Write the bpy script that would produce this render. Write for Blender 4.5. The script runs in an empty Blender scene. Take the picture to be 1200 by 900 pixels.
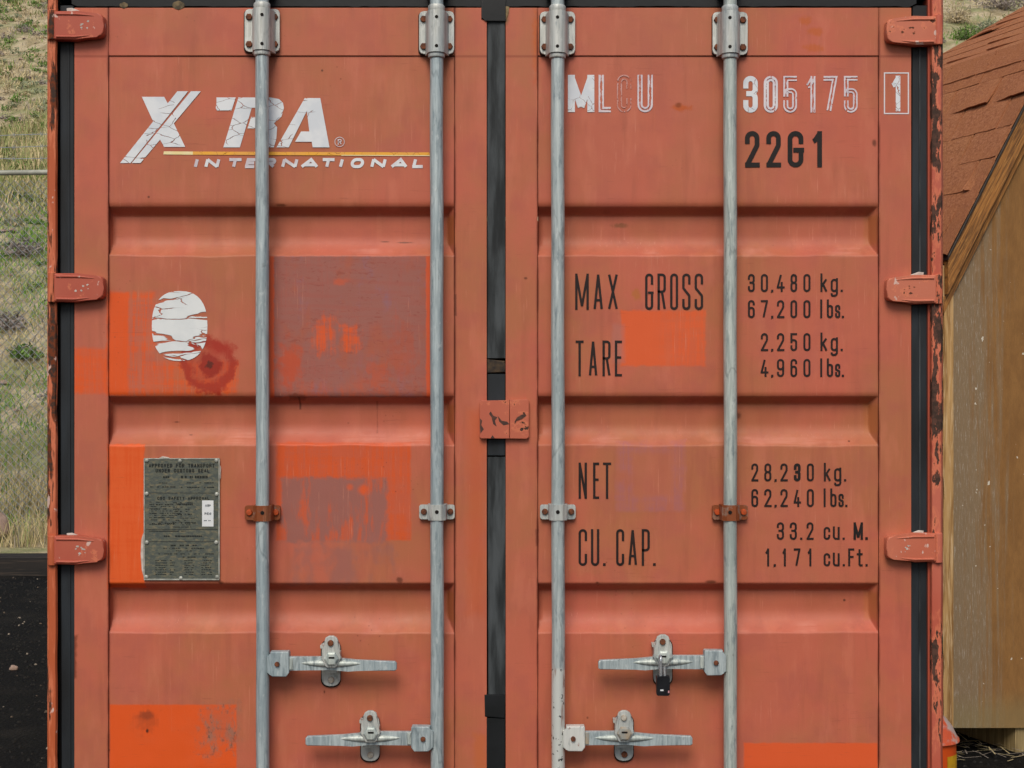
import bpy, bmesh, math, random
import numpy as np
from mathutils import Vector, Matrix, noise, geometry
random.seed(7); rng = np.random.default_rng(7)
R = math.radians
sc = bpy.context.scene
C = sc.collection

# ------------------------------------------------------------------ camera, sky, sun, exposure
CAM_D, CAM_Z, F = 4.0, 1.43, 1723.0            # metres to the door plane, eye height, focal length in 1200-wide units
cam = bpy.data.cameras.new('camera'); cam_o = bpy.data.objects.new('camera', cam); C.objects.link(cam_o)
cam.sensor_width = 36; cam.lens = F / 1200 * 36; cam.clip_start = 0.05; cam.clip_end = 2000
cam_o.location = (0, -CAM_D, CAM_Z); cam_o.rotation_euler = (R(90), 0, 0)
sc.camera = cam_o
w = bpy.data.worlds.new("World"); sc.world = w; w.use_nodes = True
wn = w.node_tree; bg = wn.nodes['Background']
sky = wn.nodes.new('ShaderNodeTexSky'); sky.sky_type = 'NISHITA'; sky.sun_disc = False
SUN_EL, SUN_AZ = 47, 188                        # azimuth clockwise from +Y: behind the camera, a little to the left
sky.sun_elevation = R(SUN_EL); sky.sun_rotation = R(SUN_AZ); sky.dust_density = 3.0; sky.ozone_density = 0.6
wn.links.new(sky.outputs[0], bg.inputs[0]); bg.inputs[1].default_value = 0.10
sun = bpy.data.lights.new('sun', 'SUN'); sun.energy = 2.1; sun.angle = R(28); sun.color = (1.0, 0.93, 0.82)
sun_o = bpy.data.objects.new('sun', sun); C.objects.link(sun_o)
sd = Vector((math.sin(R(SUN_AZ)) * math.cos(R(SUN_EL)), math.cos(R(SUN_AZ)) * math.cos(R(SUN_EL)), math.sin(R(SUN_EL))))
sun_o.rotation_euler = sd.to_track_quat('Z', 'Y').to_euler(); sun_o.location = (-3, -6, 8)
sc.view_settings.view_transform = 'Standard'; sc.view_settings.look = 'None'
sc.view_settings.exposure = 0.12; sc.view_settings.gamma = 1

# ------------------------------------------------------------------ units: door plane measured in 1/1200 of the view width
S = CAM_D / F
def at(u, v, y=0.0):
    k = S * (CAM_D + y) / CAM_D
    return Vector(((u - 600) * k, y, CAM_Z - (v - 450) * k))

# ------------------------------------------------------------------ objects
def link(name, me, mat=None, parent=None):
    o = bpy.data.objects.new(name, me); C.objects.link(o)
    if mat is not None and me is not None:
        for m in (mat if isinstance(mat, (list, tuple)) else [mat]): me.materials.append(m)
    if parent: o.parent = parent
    return o
def tag(o, label=None, cat=None, group=None, kind=None):
    if label: o['label'] = label
    if cat: o['category'] = cat
    if group: o['group'] = group
    if kind: o['kind'] = kind
    return o
def empty(name, loc=(0, 0, 0)):
    o = bpy.data.objects.new(name, None); o.location = loc; o.empty_display_size = .1; C.objects.link(o); return o
def bm_obj(name, bm, mat, parent=None, smooth=False, auto=None):
    bmesh.ops.recalc_face_normals(bm, faces=bm.faces)
    me = bpy.data.meshes.new(name); bm.to_mesh(me); bm.free()
    if smooth or auto:
        me.polygons.foreach_set('use_smooth', [True] * len(me.polygons))
        if auto: me.set_sharp_from_angle(angle=R(auto))
    o = link(name, me, mat, parent)
    if auto:
        wn_ = o.modifiers.new('weighted_normals', 'WEIGHTED_NORMAL'); wn_.keep_sharp = True; wn_.weight = 80
    return o
def box(bm, lo, hi, bev=0, seg=2, M=None, mi=0):
    vs = [bm.verts.new((x, y, z)) for x in (lo[0], hi[0]) for y in (lo[1], hi[1]) for z in (lo[2], hi[2])]
    fs = [bm.faces.new([vs[i] for i in q]) for q in ((0,1,3,2),(4,6,7,5),(0,4,5,1),(2,3,7,6),(0,2,6,4),(1,5,7,3))]
    for f in fs: f.material_index = mi
    allv = vs
    if bev:
        es = list({e for f in fs for e in f.edges})
        r = bmesh.ops.bevel(bm, geom=es, offset=bev, segments=seg, affect='EDGES', profile=.5)
        allv = list({v for f in r['faces'] for v in f.verts})
        allv = list({v for v in allv} | {v for v in vs if v.is_valid})
    if M is not None: bmesh.ops.transform(bm, matrix=M, verts=allv)
    return allv
def prism(bm, pts, y0, y1, bev=0, seg=2, px=True, taper=None):
    """outline (door units) -> plate from y0 (front) to y1 (back), front edge bevelled"""
    P0 = [at(u, v, y0) for u, v in pts] if px else [Vector((a, y0, b)) for a, b in pts]
    P1 = [Vector((p.x, y1, p.z)) for p in P0]
    a = [bm.verts.new(p) for p in P0]; b = [bm.verts.new(p) for p in P1]
    n = len(a)
    f = bm.faces.new(a); bm.faces.new(b[::-1])
    for i in range(n): bm.faces.new((a[i], a[(i+1) % n], b[(i+1) % n], b[i]))
    if bev: bmesh.ops.bevel(bm, geom=list(f.edges), offset=bev, segments=seg, affect='EDGES', profile=.5)
def rrect(u0, v0, u1, v1, r, n=5):
    out = []
    for cx, cy, a0 in ((u1-r, v1-r, 0), (u0+r, v1-r, 90), (u0+r, v0+r, 180), (u1-r, v0+r, 270)):
        for i in range(n+1):
            a = R(a0 + 90*i/n); out.append((cx + r*math.cos(a), cy + r*math.sin(a)))
    return out
def tube(bm, pts, rad, n=12, cap=True):
    rings = []
    for i, p in enumerate(pts):
        p = Vector(p); q = Vector(pts[min(i+1, len(pts)-1)]) - Vector(pts[max(i-1, 0)]); q.normalize()
        ref = Vector((0, 1, 0)) if abs(q.y) < .9 else Vector((1, 0, 0))
        a = q.cross(ref).normalized(); b = q.cross(a).normalized()
        r = rad[i] if isinstance(rad, (list, tuple)) else rad
        rings.append([bm.verts.new(p + a*r*math.cos(2*math.pi*k/n) + b*r*math.sin(2*math.pi*k/n)) for k in range(n)])
    for i in range(len(rings)-1):
        for k in range(n): bm.faces.new((rings[i][k], rings[i][(k+1) % n], rings[i+1][(k+1) % n], rings[i+1][k]))
    if cap: bm.faces.new(rings[0][::-1]); bm.faces.new(rings[-1])
def lathe(bm, prof, c, n=24, axis='Z'):
    rings = []
    for r, h in prof:
        ring = []
        for k in range(n):
            a = 2*math.pi*k/n
            p = (c[0]+r*math.cos(a), c[1]+r*math.sin(a), c[2]+h) if axis == 'Z' else (c[0]+r*math.cos(a), c[1]+h, c[2]+r*math.sin(a))
            ring.append(bm.verts.new(p))
        rings.append(ring)
    for i in range(len(rings)-1):
        for k in range(n): bm.faces.new((rings[i][k], rings[i][(k+1) % n], rings[i+1][(k+1) % n], rings[i+1][k]))
    bm.faces.new(rings[0]); bm.faces.new(rings[-1][::-1])

# ------------------------------------------------------------------ material expressions
def lin(h):
    c = [int(h[i:i+2], 16)/255 for i in (0, 2, 4)]
    return tuple(x/12.92 if x <= .04045 else ((x+.055)/1.055)**2.4 for x in c) + (1,)
class NT:
    def __init__(s, name, rough=.6, metal=0.0, spec=.5):
        s.m = bpy.data.materials.new(name); s.m.use_nodes = True; s.t = s.m.node_tree
        s.b = s.t.nodes['Principled BSDF']; s.out = s.t.nodes['Material Output']
        s.b.inputs['Roughness'].default_value = rough; s.b.inputs['Metallic'].default_value = metal
        s.b.inputs['Specular IOR Level'].default_value = spec
        tc = s.t.nodes.new('ShaderNodeTexCoord'); s.pos = tc.outputs['Object']; s.uv = tc.outputs['UV']
        sp = s.t.nodes.new('ShaderNodeSeparateXYZ'); s.t.links.new(s.pos, sp.inputs[0])
        s.x, s.y, s.z = (X(s, sp.outputs[i]) for i in range(3))
    def math(s, op, *a, clamp=False):
        n = s.t.nodes.new('ShaderNodeMath'); n.operation = op; n.use_clamp = clamp
        for i, v in enumerate(a): s.put(n.inputs[i], v)
        return X(s, n.outputs[0])
    def put(s, inp, v):
        if isinstance(v, X): s.t.links.new(v.o, inp)
        elif isinstance(v, (int, float)): inp.default_value = v
        elif isinstance(v, tuple): inp.default_value = v
        else: s.t.links.new(v, inp)
    def ss(s, a, b, v):
        n = s.t.nodes.new('ShaderNodeMapRange'); n.interpolation_type = 'SMOOTHSTEP'
        s.put(n.inputs[0], v); s.put(n.inputs[1], a); s.put(n.inputs[2], b); return X(s, n.outputs[0])
    def coord(s, sc_=(1, 1, 1), off=(0, 0, 0), src=None):
        n = s.t.nodes.new('ShaderNodeMapping'); s.t.links.new(src or s.pos, n.inputs[0])
        n.inputs['Scale'].default_value = sc_; n.inputs['Location'].default_value = off; return n.outputs[0]
    def noise(s, scale, st=(1, 1, 1), off=(0, 0, 0), det=4, rough=.55, dist=0, src=None):
        n = s.t.nodes.new('ShaderNodeTexNoise'); s.t.links.new(s.coord(st, off, src), n.inputs['Vector'])
        n.inputs['Scale'].default_value = scale; n.inputs['Detail'].default_value = det
        n.inputs['Roughness'].default_value = rough; n.inputs['Distortion'].default_value = dist
        return X(s, n.outputs[0])
    def voro(s, scale, st=(1, 1, 1), off=(0, 0, 0), feat='DISTANCE_TO_EDGE', warp=0, rnd=1, out=0):
        n = s.t.nodes.new('ShaderNodeTexVoronoi'); n.feature = feat
        c = s.coord(st, off)
        if warp:
            q = s.t.nodes.new('ShaderNodeTexNoise'); s.t.links.new(c, q.inputs['Vector']); q.inputs['Scale'].default_value = scale*1.6; q.inputs['Detail'].default_value = 3
            vm = s.t.nodes.new('ShaderNodeVectorMath'); vm.operation = 'MULTIPLY_ADD'
            s.t.links.new(q.outputs[1], vm.inputs[0]); vm.inputs[1].default_value = (warp/scale,)*3; s.t.links.new(c, vm.inputs[2]); c = vm.outputs[0]
        s.t.links.new(c, n.inputs['Vector']); n.inputs['Scale'].default_value = scale; n.inputs['Randomness'].default_value = rnd
        return X(s, n.outputs[out])
    def mix(s, f, a, b):
        n = s.t.nodes.new('ShaderNodeMix'); n.data_type = 'RGBA'
        s.put(n.inputs[0], f); s.put(n.inputs[6], a); s.put(n.inputs[7], b); return n.outputs[2]
    def base(s, c): s.put(s.b.inputs['Base Color'], c); return s
    def rough(s, v): s.put(s.b.inputs['Roughness'], v); return s
    def bump(s, h, dist=.002, strength=1):
        n = s.t.nodes.new('ShaderNodeBump'); s.put(n.inputs['Height'], h); n.inputs['Distance'].default_value = dist
        n.inputs['Strength'].default_value = strength; s.t.links.new(n.outputs[0], s.b.inputs['Normal']); return s
    def alpha(s, v): s.put(s.b.inputs['Alpha'], v); return s
class X:
    def __init__(s, n, o): s.n, s.o = n, o
    def __add__(s, b): return s.n.math('ADD', s, b)
    __radd__ = __add__
    def __sub__(s, b): return s.n.math('SUBTRACT', s, b)
    def __rsub__(s, b): return s.n.math('SUBTRACT', b, s)
    def __mul__(s, b): return s.n.math('MULTIPLY', s, b)
    __rmul__ = __mul__
    def mn(s, b): return s.n.math('MINIMUM', s, b)
    def mx(s, b): return s.n.math('MAXIMUM', s, b)
    def abs(s): return s.n.math('ABSOLUTE', s)
    def sq(s): return s.n.math('MULTIPLY', s, s)
    def sqrt(s): return s.n.math('SQRT', s)

PAINT = lin('b05f47'); ORANGE = lin('d4521a'); MAUVE = lin('8e5d55')
def door_paint():
    t = NT('weathered_container_paint', .5, 0, .3)
    U = t.x * (1/S) + 600.0; V = t.z * (-1/S) + (450.0 + CAM_Z/S)
    n1 = t.noise(2.1, det=5, rough=.6); n2 = t.noise(9, det=5, off=(3, 0, 0)); br = t.noise(120, (1, 1, .05), det=5, rough=.65); bh = t.noise(80, (.07, 1, 1), (1, 2, 3), det=5, rough=.65)
    wob = (t.noise(45, det=3, off=(8, 8, 8)) - .5)
    col = t.mix(t.ss(.38, .64, n1), lin('b85f4a'), lin('a86443'))
    col = t.mix(t.ss(.46, .66, n2) * .4, col, lin('a35248'))
    col = t.mix(t.ss(.52, .7, br) * .18, col, lin('c66c4c'))
    col = t.mix(t.ss(.3, .8, t.noise(3.3, (1, 1, .5), (5, 5, 5), det=4)) * .35, col, lin('a4674c'))
    col = t.mix(t.ss(.50, .72, t.noise(1.1, (1, 1, .6), (9, 1, 4), det=5)) * .5, col, lin('b05a48'))
    col = t.mix(t.ss(.52, .68, t.noise(17, (1, 1, .25), (4, 4, 4), det=5)) * .28, col, lin('c6765c'))
    col = t.mix(t.ss(.54, .70, t.noise(24, (1, 1, .12), (1, 4, 8), det=5)) * .30, col, lin('94503c'))
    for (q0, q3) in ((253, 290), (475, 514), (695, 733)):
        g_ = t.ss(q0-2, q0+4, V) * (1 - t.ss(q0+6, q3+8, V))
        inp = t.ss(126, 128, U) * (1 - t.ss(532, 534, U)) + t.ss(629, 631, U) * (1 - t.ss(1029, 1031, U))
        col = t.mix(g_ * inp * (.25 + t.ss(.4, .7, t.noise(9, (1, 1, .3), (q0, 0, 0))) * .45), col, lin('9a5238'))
    def rect(u0, u1, v0, v1, soft=1.5, w=6):
        d = (U - u0).mn(u1 - U).mn((V - v0).mn(v1 - V)) + wob * w
        return t.ss(-soft, soft, d)
    def blob(u, v, ru, rv, w=.8):
        d = ((U - u) * (1/ru)).sq() + ((V - v) * (1/rv)).sq()
        return 1 - t.ss(.25, 1.0, d.sqrt() + wob * w * 2 + (br - .5) * w)
    thin = t.ss(.42, .56, br * .65 + bh * .35)            # brushed thin spots
    def over(mask, c, k=1.0):
        nonlocal col
        col = t.mix(mask * k, col, c)
    # left door: repainted patches
    over(rect(126, 150, 343, 463, 2, 5), ORANGE, .9)
    over(rect(126, 180, 343, 463, 4, 10) * (1 - thin * .8), ORANGE, .85)
    over(rect(60, 127, 408, 461, 3, 10) * (1 - thin * .35), ORANGE, .9)
    over(rect(170, 278, 424, 463, 4, 10) * (1 - thin * .6), ORANGE, .8)
    d = (((U - 245).sq() + (V - 428).sq()).sqrt()) + (t.noise(22, det=5, rough=.7, off=(4, 1, 1)) - .5) * 34
    over((1 - t.ss(30, 36, d)), lin('a83220'), .45); over(t.ss(18, 25, d) * (1 - t.ss(29, 35, d)), lin('98281a'), .75)
    over(1 - t.ss(10, 17, d), lin('8c2014'), .85)
    over(1 - t.ss(2, 5, d), lin('4a2016'), .8)
    over(blob(258, 408, 22, 13, .5), lin('a02c1c'), .6)
    over(rect(126, 169, 521, 690, 1.6, 5), ORANGE, .97)
    over(rect(126, 169, 521, 690, 1.6, 5) * thin, lin('d8602c'), .5)
    # big mauve patch with orange primer showing at its edges
    over(rect(316, 504, 300, 466, 1.4, 4), lin('c9512a'), .9)
    over(rect(321, 499, 300, 466, 1.2, 5), MAUVE, .9)
    big = rect(321, 499, 300, 466, 1.5, 3)
    over(big * t.ss(.50, .64, t.noise(8, (1, 1, .7), (3, 7, 1), det=6, rough=.65)), lin('a4563f'), .75)
    over(big * t.ss(.53, .66, t.noise(11, (1, 1, .5), (7, 7, 7), det=6, rough=.7)), lin('8c6068'), .75); over(big * t.ss(.56, .64, t.noise(60, (.5, 1, 1.4), (7, 2, 7), det=5, rough=.7, dist=1.5)), lin('8a4438'), .6)
    over(big * t.ss(430, 470, V) * t.ss(.46, .60, t.noise(10, (1, 1, .5), (2, 7, 7), det=6, rough=.7)), lin('bb5230'), .8)
    over(big * t.ss(.45, .62, bh), lin('9c5348'), .4)
    over(rect(321, 499, 300, 466, 1.5, 3) * t.ss(.55, .75, br), lin('a3564a'), .6)
    over(blob(380, 394, 20, 30, 1.0) * (1 - thin * .6), ORANGE, .85); over(blob(411, 398, 17, 20, 1.0) * (1 - thin * .4), ORANGE, .85); over(rect(393, 397, 378, 420, 1.5, 4), MAUVE, .7)
    over(blob(340, 428, 20, 36, .9), lin('b64a2c'), .85); over(blob(470, 415, 22, 45, 1.3), lin('a8503a'), .6)
    over(blob(440, 440, 16, 28, 1.1), lin('b65032'), .6); over(blob(400, 330, 12, 6, .8), ORANGE, .4)
    # lower orange patch with mauve on top
    over(rect(324, 481, 519, 633, 2, 5), lin('c9501f'), .92)
    over(rect(324, 481, 519, 633, 2, 5) * thin, lin('b8573c'), .6); over(rect(440, 481, 560, 633, 8, 14) * t.ss(.45, .6, n2), lin('b65a40'), .5)
    over(rect(329, 453, 560, 636, 3, 14) * (1 - t.ss(.47, .60, t.noise(26, (1, 1, .22), (3, 9, 3), det=6, rough=.7)) * .75), MAUVE, .9)
    over(blob(426, 574, 9, 9, .2), ORANGE, .8); over(blob(410, 571, 6, 6, .2), ORANGE, .6)
    over(rect(336, 462, 640, 686, 6, 22) * t.ss(.42, .6, t.noise(14, (1, 1, .6), (2, 2, 9))), MAUVE, .65)
    over(blob(500, 505, 60, 20, .9), lin('bd5f3c'), .25)
    over(rect(548, 568, 480, 720, 9, 10), lin('b8552c'), .55)
    over(rect(556, 570, 860, 980, 5, 10), lin('b8602c'), .5)
    # bottom left orange patch with a grey scuff
    over(rect(128, 277, 826, 1000, 1.4, 2), ORANGE, .97)
    over(rect(128, 277, 826, 1000, 1.4, 2) * t.ss(.5, .7, n2), lin('c65a30'), .5)
    scuff = rect(240, 276, 827, 880, 3, 22) * t.ss(.44, .52, t.noise(60, (1, 1, .5), (7, 0, 0), det=5))
    scuff = rect(236, 277, 826, 884, 8, 34) * t.ss(.44, .60, t.noise(40, (1, 1, .5), (7, 0, 0), det=7, rough=.75))
    over(scuff, lin('8a6a5a'), .8); over(rect(240, 275, 830, 870, 12, 24), lin('94604e'), .35)
    over(scuff * t.ss(.55, .65, t.noise(120, (1, 1, .6), det=3)), lin('4a4038'), .7)
    over(blob(172, 843, 20, 20, .9), lin('a04420'), .5); over(blob(172, 838, 10, 8, .8), lin('7c3820'), .6); over(blob(172, 857, 2.5, 3.5, .5), lin('3c1e14'), .9)
    # right door
    for (q0, q3, ua, ub2, kk) in ((286, 300, 715, 850, 0), (286, 300, 870, 1010, 0), (508, 523, 690, 1000, 1), (506, 521, 190, 330, 2), (506, 521, 380, 500, 2), (727, 743, 690, 1000, 3), (727, 742, 340, 500, 4), (286, 300, 400, 500, 5)):  # lower rib ledges of both doors: pale sky glints painted into the colour
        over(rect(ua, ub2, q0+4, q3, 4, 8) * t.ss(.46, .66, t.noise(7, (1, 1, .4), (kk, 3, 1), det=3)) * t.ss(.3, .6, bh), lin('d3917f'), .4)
    over(rect(728, 827, 364, 429, 2, 6) * (1 - thin * .3 * t.ss(760, 790, U)), lin('d2592c'), .95)
    over(rect(718, 732, 380, 425, 3, 8), lin('a86a60'), .5)
    fr = rect(722, 803, 517, 599, 3, 6) * (1 - rect(740, 788, 530, 582, 5, 10))
    over(fr * (.35 + thin * .65) * t.ss(.36, .55, t.noise(12, off=(6, 6, 2), det=4)), lin('94606a'), .75)
    over(rect(722, 803, 517, 599, 3, 6), lin('b0624f'), .4)
    over(rect(872, 1029, 871, 1010, 1.4, 3), lin('d2562a'), .97)
    over(blob(800, 126, 16, 5, .8), lin('b0501a'), .85); over(blob(795, 123, 5, 4, .4), lin('7c3814'), .8)
    for a in ((942, 24, 9, 8), (955, 37, 12, 7), (954, 56, 16, 7)): over(blob(*a, .9), lin('b4581e'), .65)
    over(blob(745, 345, 8, 9, .9), lin('a4651e'), .55); over(blob(727, 263, 14, 4, .8), lin('7a4a2c'), .8)
    over(blob(628, 50, 6, 60, .8), lin('b8581c'), .6); over(blob(594, 20, 5, 12, .6), lin('6a5636'), .8)
    for a in ((640, 430, 45, 60), (690, 700, 60, 50), (655, 95, 40, 60)): over(blob(*a, 1.0), lin('b9584a'), .3)
    # rusty weep in the recess corners at the right ends
    for vv in (270, 492, 712):
        over(rect(522, 533, vv-18, vv+16, 3, 5), lin('a5602a'), .5)
        over(rect(1016, 1030, vv-18, vv+16, 3, 5), lin('a5642e'), .4)
    over(rect(338, 358, 462, 469, 1.5, 8), lin('6e3424'), .6); over(rect(348.6, 350.8, 465, 480, .8, 1), lin('4a241a'), .7); over(rect(440, 441.6, 470, 508, .8, 3), lin('6e3424'), .5)
    over(rect(532, 535, 345, 370, 1, 3), lin('4a2418'), .7); over(rect(85, 90, 745, 795, 2, 7), lin('6a2f1c'), .8); over(rect(627.5, 631, 620, 640, 1, 3), lin('4a2418'), .6)
    # dents that chipped through, thin scratches, runs
    for a in ((203, 495, 6, 1.6), (221, 510, 3, 1), (473, 283, 12, 1.4), (450, 282, 7, 1), (380, 811, 1.5, 3), (1025, 167, 4, 6), (700, 683, 3, 2), (834, 682, 10, 2.5), (468, 680, 5, 5), (258, 683, 5, 3), (867, 487, 6, 7), (330, 240, 9, 2.5), (616, 326, 3, 2)):
        over(blob(*a, .5), lin('5a2c1a'), .8)
    sp = t.voro(16, feat='F1', rnd=1); pick = t.noise(5, off=(9, 2, 4), det=2)
    over((1 - t.ss(.035, .075, sp)) * t.ss(.60, .66, pick), lin('4c2618'), .85)
    sp2 = t.voro(55, feat='F1', rnd=1, off=(4, 4, 4)); pick2 = t.noise(3.2, off=(1, 7, 4), det=3)
    over((1 - t.ss(.06, .16, sp2)) * t.ss(.60, .72, pick2), lin('6b3222'), .6)
    fs1 = t.noise(230, (1, 1, .03), (1, 2, 1), det=3, rough=.7); fs2 = t.noise(210, (.05, 1, 1), (5, 2, 1), det=3, rough=.7)
    gt = t.noise(4, (1, 1, 1), (7, 1, 7), det=4)
    over(t.ss(.62, .70, fs1) * t.ss(.48, .60, gt), lin('d08b72'), .40); over(t.ss(.62, .70, fs2) * t.ss(.50, .40, gt), lin('8a4836'), .40)
    over(t.ss(.66, .72, t.noise(130, (1, 1, .8), (2, 8, 2), det=5, rough=.75)) * t.ss(.42, .6, n2), lin('7c4030'), .45)
    over(t.ss(.68, .73, t.noise(170, (1, 1, .8), (9, 8, 2), det=4, rough=.75)) * t.ss(.42, .6, gt), lin('d39a84'), .45)
    # grime along the seams
    for us in (127, 533, 630, 1030):
        over((1 - t.ss(.6, 2.6, (U - us).abs())) * t.ss(.35, .6, t.noise(30, (1, 1, .25), (us, 0, 0))), lin('6e2f20'), .75)
    over((1 - t.ss(.5, 2.2, (V - 66 ).abs())), lin('7a3522'), .5)
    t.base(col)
    t.rough(.40 + n2 * .22 + thin * .05)
    t.bump(n2 * .5 + br * .25 + t.noise(260, det=2) * .18 + t.noise(5, off=(2, 2, 2), det=2) * 1.2, .0016, .55)
    return t.m
def chip_paint(name, c0, c1, rustc, lo, hi, st=(1, 1, .25), rough=.55, pale=0.0):
    t = NT(name, rough, 0, .3); n = t.noise(26, st, det=6, rough=.65); m = t.noise(6, (1, 1, .4), (3, 1, 4), det=3)
    chip = t.ss(lo, hi, n + (m - .5) * .35)
    col = t.mix(t.ss(.35, .65, m), c0, c1)
    col = t.mix(t.ss(lo - .08, lo, n + (m - .5) * .35) * .5, col, lin('d9805c'))
    col = t.mix(chip, col, t.mix(t.ss(.4, .6, t.noise(90, det=4)), rustc, lin('3a2a22')))
    if pale: col = t.mix(t.ss(.66 - pale * .1, .7 - pale * .1, t.noise(38, (1, 1, .6), (7, 7, 1), det=5)), col, lin('c9aba0'))
    return t.base(col).bump(n * .3 - chip * .6 + t.noise(200, det=3) * .15, .0015, .8).rough(.5 + chip * .3).m
def galv(name, a, b, c, scratch=.5, rust=.0, white=None):
    t = NT(name, .42, .25); n = t.noise(150, (1, 1, .05), det=5, rough=.7); m = t.noise(5, (1, 1, .5), (2, 5, 1), det=4)
    col = t.mix(t.ss(.36, .62, n), a, b); col = t.mix(t.ss(.45, .7, m) * .6, col, c)
    col = t.mix(t.ss(.52, .66, t.noise(48, (1, 1, .22), (6, 6, 6), det=6, rough=.7)) * .6, col, lin('66757d')); col = t.mix(t.ss(.60, .68, t.noise(90, (1, 1, .35), (1, 6, 6), det=5)) * .35, col, lin('d3d8d6'))
    s = 1 - t.ss(.006, .03, t.voro(11, (2, 1, .35), warp=.6))
    col = t.mix(s * t.ss(.5, .6, t.noise(7, off=(4, 0, 0))) * scratch, col, lin('3c4246'))
    col = t.mix(t.ss(.66, .72, t.noise(60, (1, 1, .5), (3, 3, 9), det=5)) * scratch, col, lin('55504a'))
    if rust: col = t.mix(t.ss(.62 - rust * .22, .70 - rust * .2, t.noise(30, off=(9, 1, 0), det=6)), col, lin('83431f'))
    if white:
        V = t.z * (-1/S) + (450.0 + CAM_Z/S)
        mk = t.ss(white - 6, white + 6, V + (t.noise(40, det=4) - .5) * 26)
        wc = t.mix(t.ss(.60, .63, t.noise(75, det=4, off=(0, 4, 4))), lin('c9cdc9'), lin('35383a'))
        wc = t.mix(t.ss(.62, .66, t.noise(22, (1, 1, .15), (1, 1, 8), det=4)), wc, lin('a08d84'))
        col = t.mix(mk, col, wc)
    return t.base(col).bump(n * .25 + t.noise(150, det=4) * .3, .0005, .6).rough(.36 + m * .3).m
def flatmat(name, c, rough=.6, c2=None, scale=20, bump=.001, metal=0, st=(1, 1, 1), spec=.3):
    t = NT(name, rough, metal, spec); n = t.noise(scale, st, det=5)
    return t.base(t.mix(t.ss(.35, .65, n), lin(c), lin(c2 or c))).bump(n + t.noise(scale * 6, st, det=3) * .4, bump, .7).m
def print_mat(name, c, c2=None, crack=0, tear=0, wear=.0, across=None, fray=.0, scale=26, st=(1, 1, 1), hz=0):
    t = NT(name, .6, 0, .3)
    a = None
    def both(x): 
        nonlocal a
        a = x if a is None else a.mn(x)
    if crack:
        v = t.voro(scale, st, warp=.35)
        gate = t.noise(scale * .45, det=2, off=(3, 3, 3))
        both(t.ss(crack * .25, crack, v + t.ss(.5, .62, gate) * hz))
    if tear:
        q = t.voro(9, (.5, 1, 2.5), (1, 1, .3), warp=.55); q2 = t.voro(21, (.45, 1, 2.0), (4, 1, 7), warp=.6)
        wv = t.ss(.38, .66, t.noise(14, (.6, 1, 1), (8, 1, 1), det=2))
        both(t.ss(-.012, .012, q - (wv * .042 + .012))); both(t.ss(-.012, .012, q2 - (t.ss(.44, .62, t.noise(9, off=(3, 8, 1), det=2)) * .045 - .012)))
    if wear: both(t.ss(wear - .03, wear + .03, t.noise(70, det=5, off=(1, 6, 2))))
    if across is not None:
        sp = t.t.nodes.new('ShaderNodeSeparateXYZ'); t.t.links.new(t.uv, sp.inputs[0]); ac = (X(t, sp.outputs[1]) - .5).abs()
        both(t.ss(across - .03, across + .05, ac + (t.noise(60, det=4, off=(5, 5, 1)) - .5) * .6))
        if fray: both(t.ss(fray, fray + .06, t.noise(110, (1, 1, .5), det=4)))
    t.base(t.mix(t.ss(.4, .62, t.noise(16, det=4)), lin(c), lin(c2 or c)))
    if a is not None: t.alpha(a)
    return t.m
def wood(name, dark, mid, light, scale=1.0, grain='Z', knots=True, grey=None, rough=.75):
    t = NT(name, rough)
    st = {'Z': (14, 14, .8), 'X': (.8, 14, 14)}[grain]
    n = t.noise(2.2 * scale, st, det=6, rough=.6, dist=.7); n2 = t.noise(9 * scale, st, det=4, off=(2, 2, 2))
    col = t.mix(t.ss(.36, .6, n), lin(dark), lin(mid)); col = t.mix(t.ss(.5, .72, n2), col, lin(light))
    if knots:
        kst = tuple(6.5 if v > 1 else 1.6 for v in st)
        k = t.voro(1, kst, feat='F1', out=0, off=(.3, .4, .5))
        ring = t.math('SINE', k * 60.0)
        col = t.mix((1 - t.ss(.1, .3, k)) * (.35 + ring * .25), col, lin(dark))
        col = t.mix(1 - t.ss(.05, .10, k), col, lin('4a2c14'))
    if grey: col = t.mix(t.ss(.42, .62, t.noise(3, (2, 2, .6), det=5, off=(6, 6, 6))), col, lin(grey))
    return t.base(col).bump(n * .8 + n2 * .4, .002, .8).m

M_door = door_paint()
M_postL = chip_paint('chipped_orange_post_paint', lin('ad5531'), lin('b05c3f'), lin('6a3216'), .52, .56, (1, 1, .13), pale=.08)
M_postR = chip_paint('flaking_salmon_post_paint', lin('b86450'), lin('ad5340'), lin('54382e'), .575, .60, (1, 1, .3), pale=.0)
M_hinge = chip_paint('scuffed_red_hinge_paint', lin('a54c3c'), lin('ad5a46'), lin('5a3020'), .66, .70, (1, 1, 1), pale=.25)
M_hingeO = chip_paint('scuffed_salmon_hinge_paint', lin('b56048'), lin('bb6c54'), lin('5a3020'), .66, .70, (1, 1, 1), pale=.25)
M_plate = chip_paint('chipped_lock_plate_paint', lin('ae5a46'), lin('b36049'), lin('4a332c'), .655, .68, (1, 1, 1.4))
M_galv = galv('galvanised_steel', lin('8e9b9f'), lin('b4c0c2'), lin('8497a0'), .3)
M_galv2 = galv('pale_greenish_galvanised_steel', lin('9ba5a1'), lin('bdc5bf'), lin('93a09d'), .35)
M_galvW = galv('steel_bar_with_white_paint_below', lin('98a3a5'), lin('b8c2c2'), lin('8fa0a3'), .35, white=778)
M_brk = galv('bracket_steel', lin('a9aca7'), lin('c0c3bf'), lin('93a0a6'), .3, .0)
M_brkR = galv('rusted_bracket_steel', lin('8e5a3c'), lin('7c4126'), lin('9b8a7c'), .6, .9)
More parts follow.
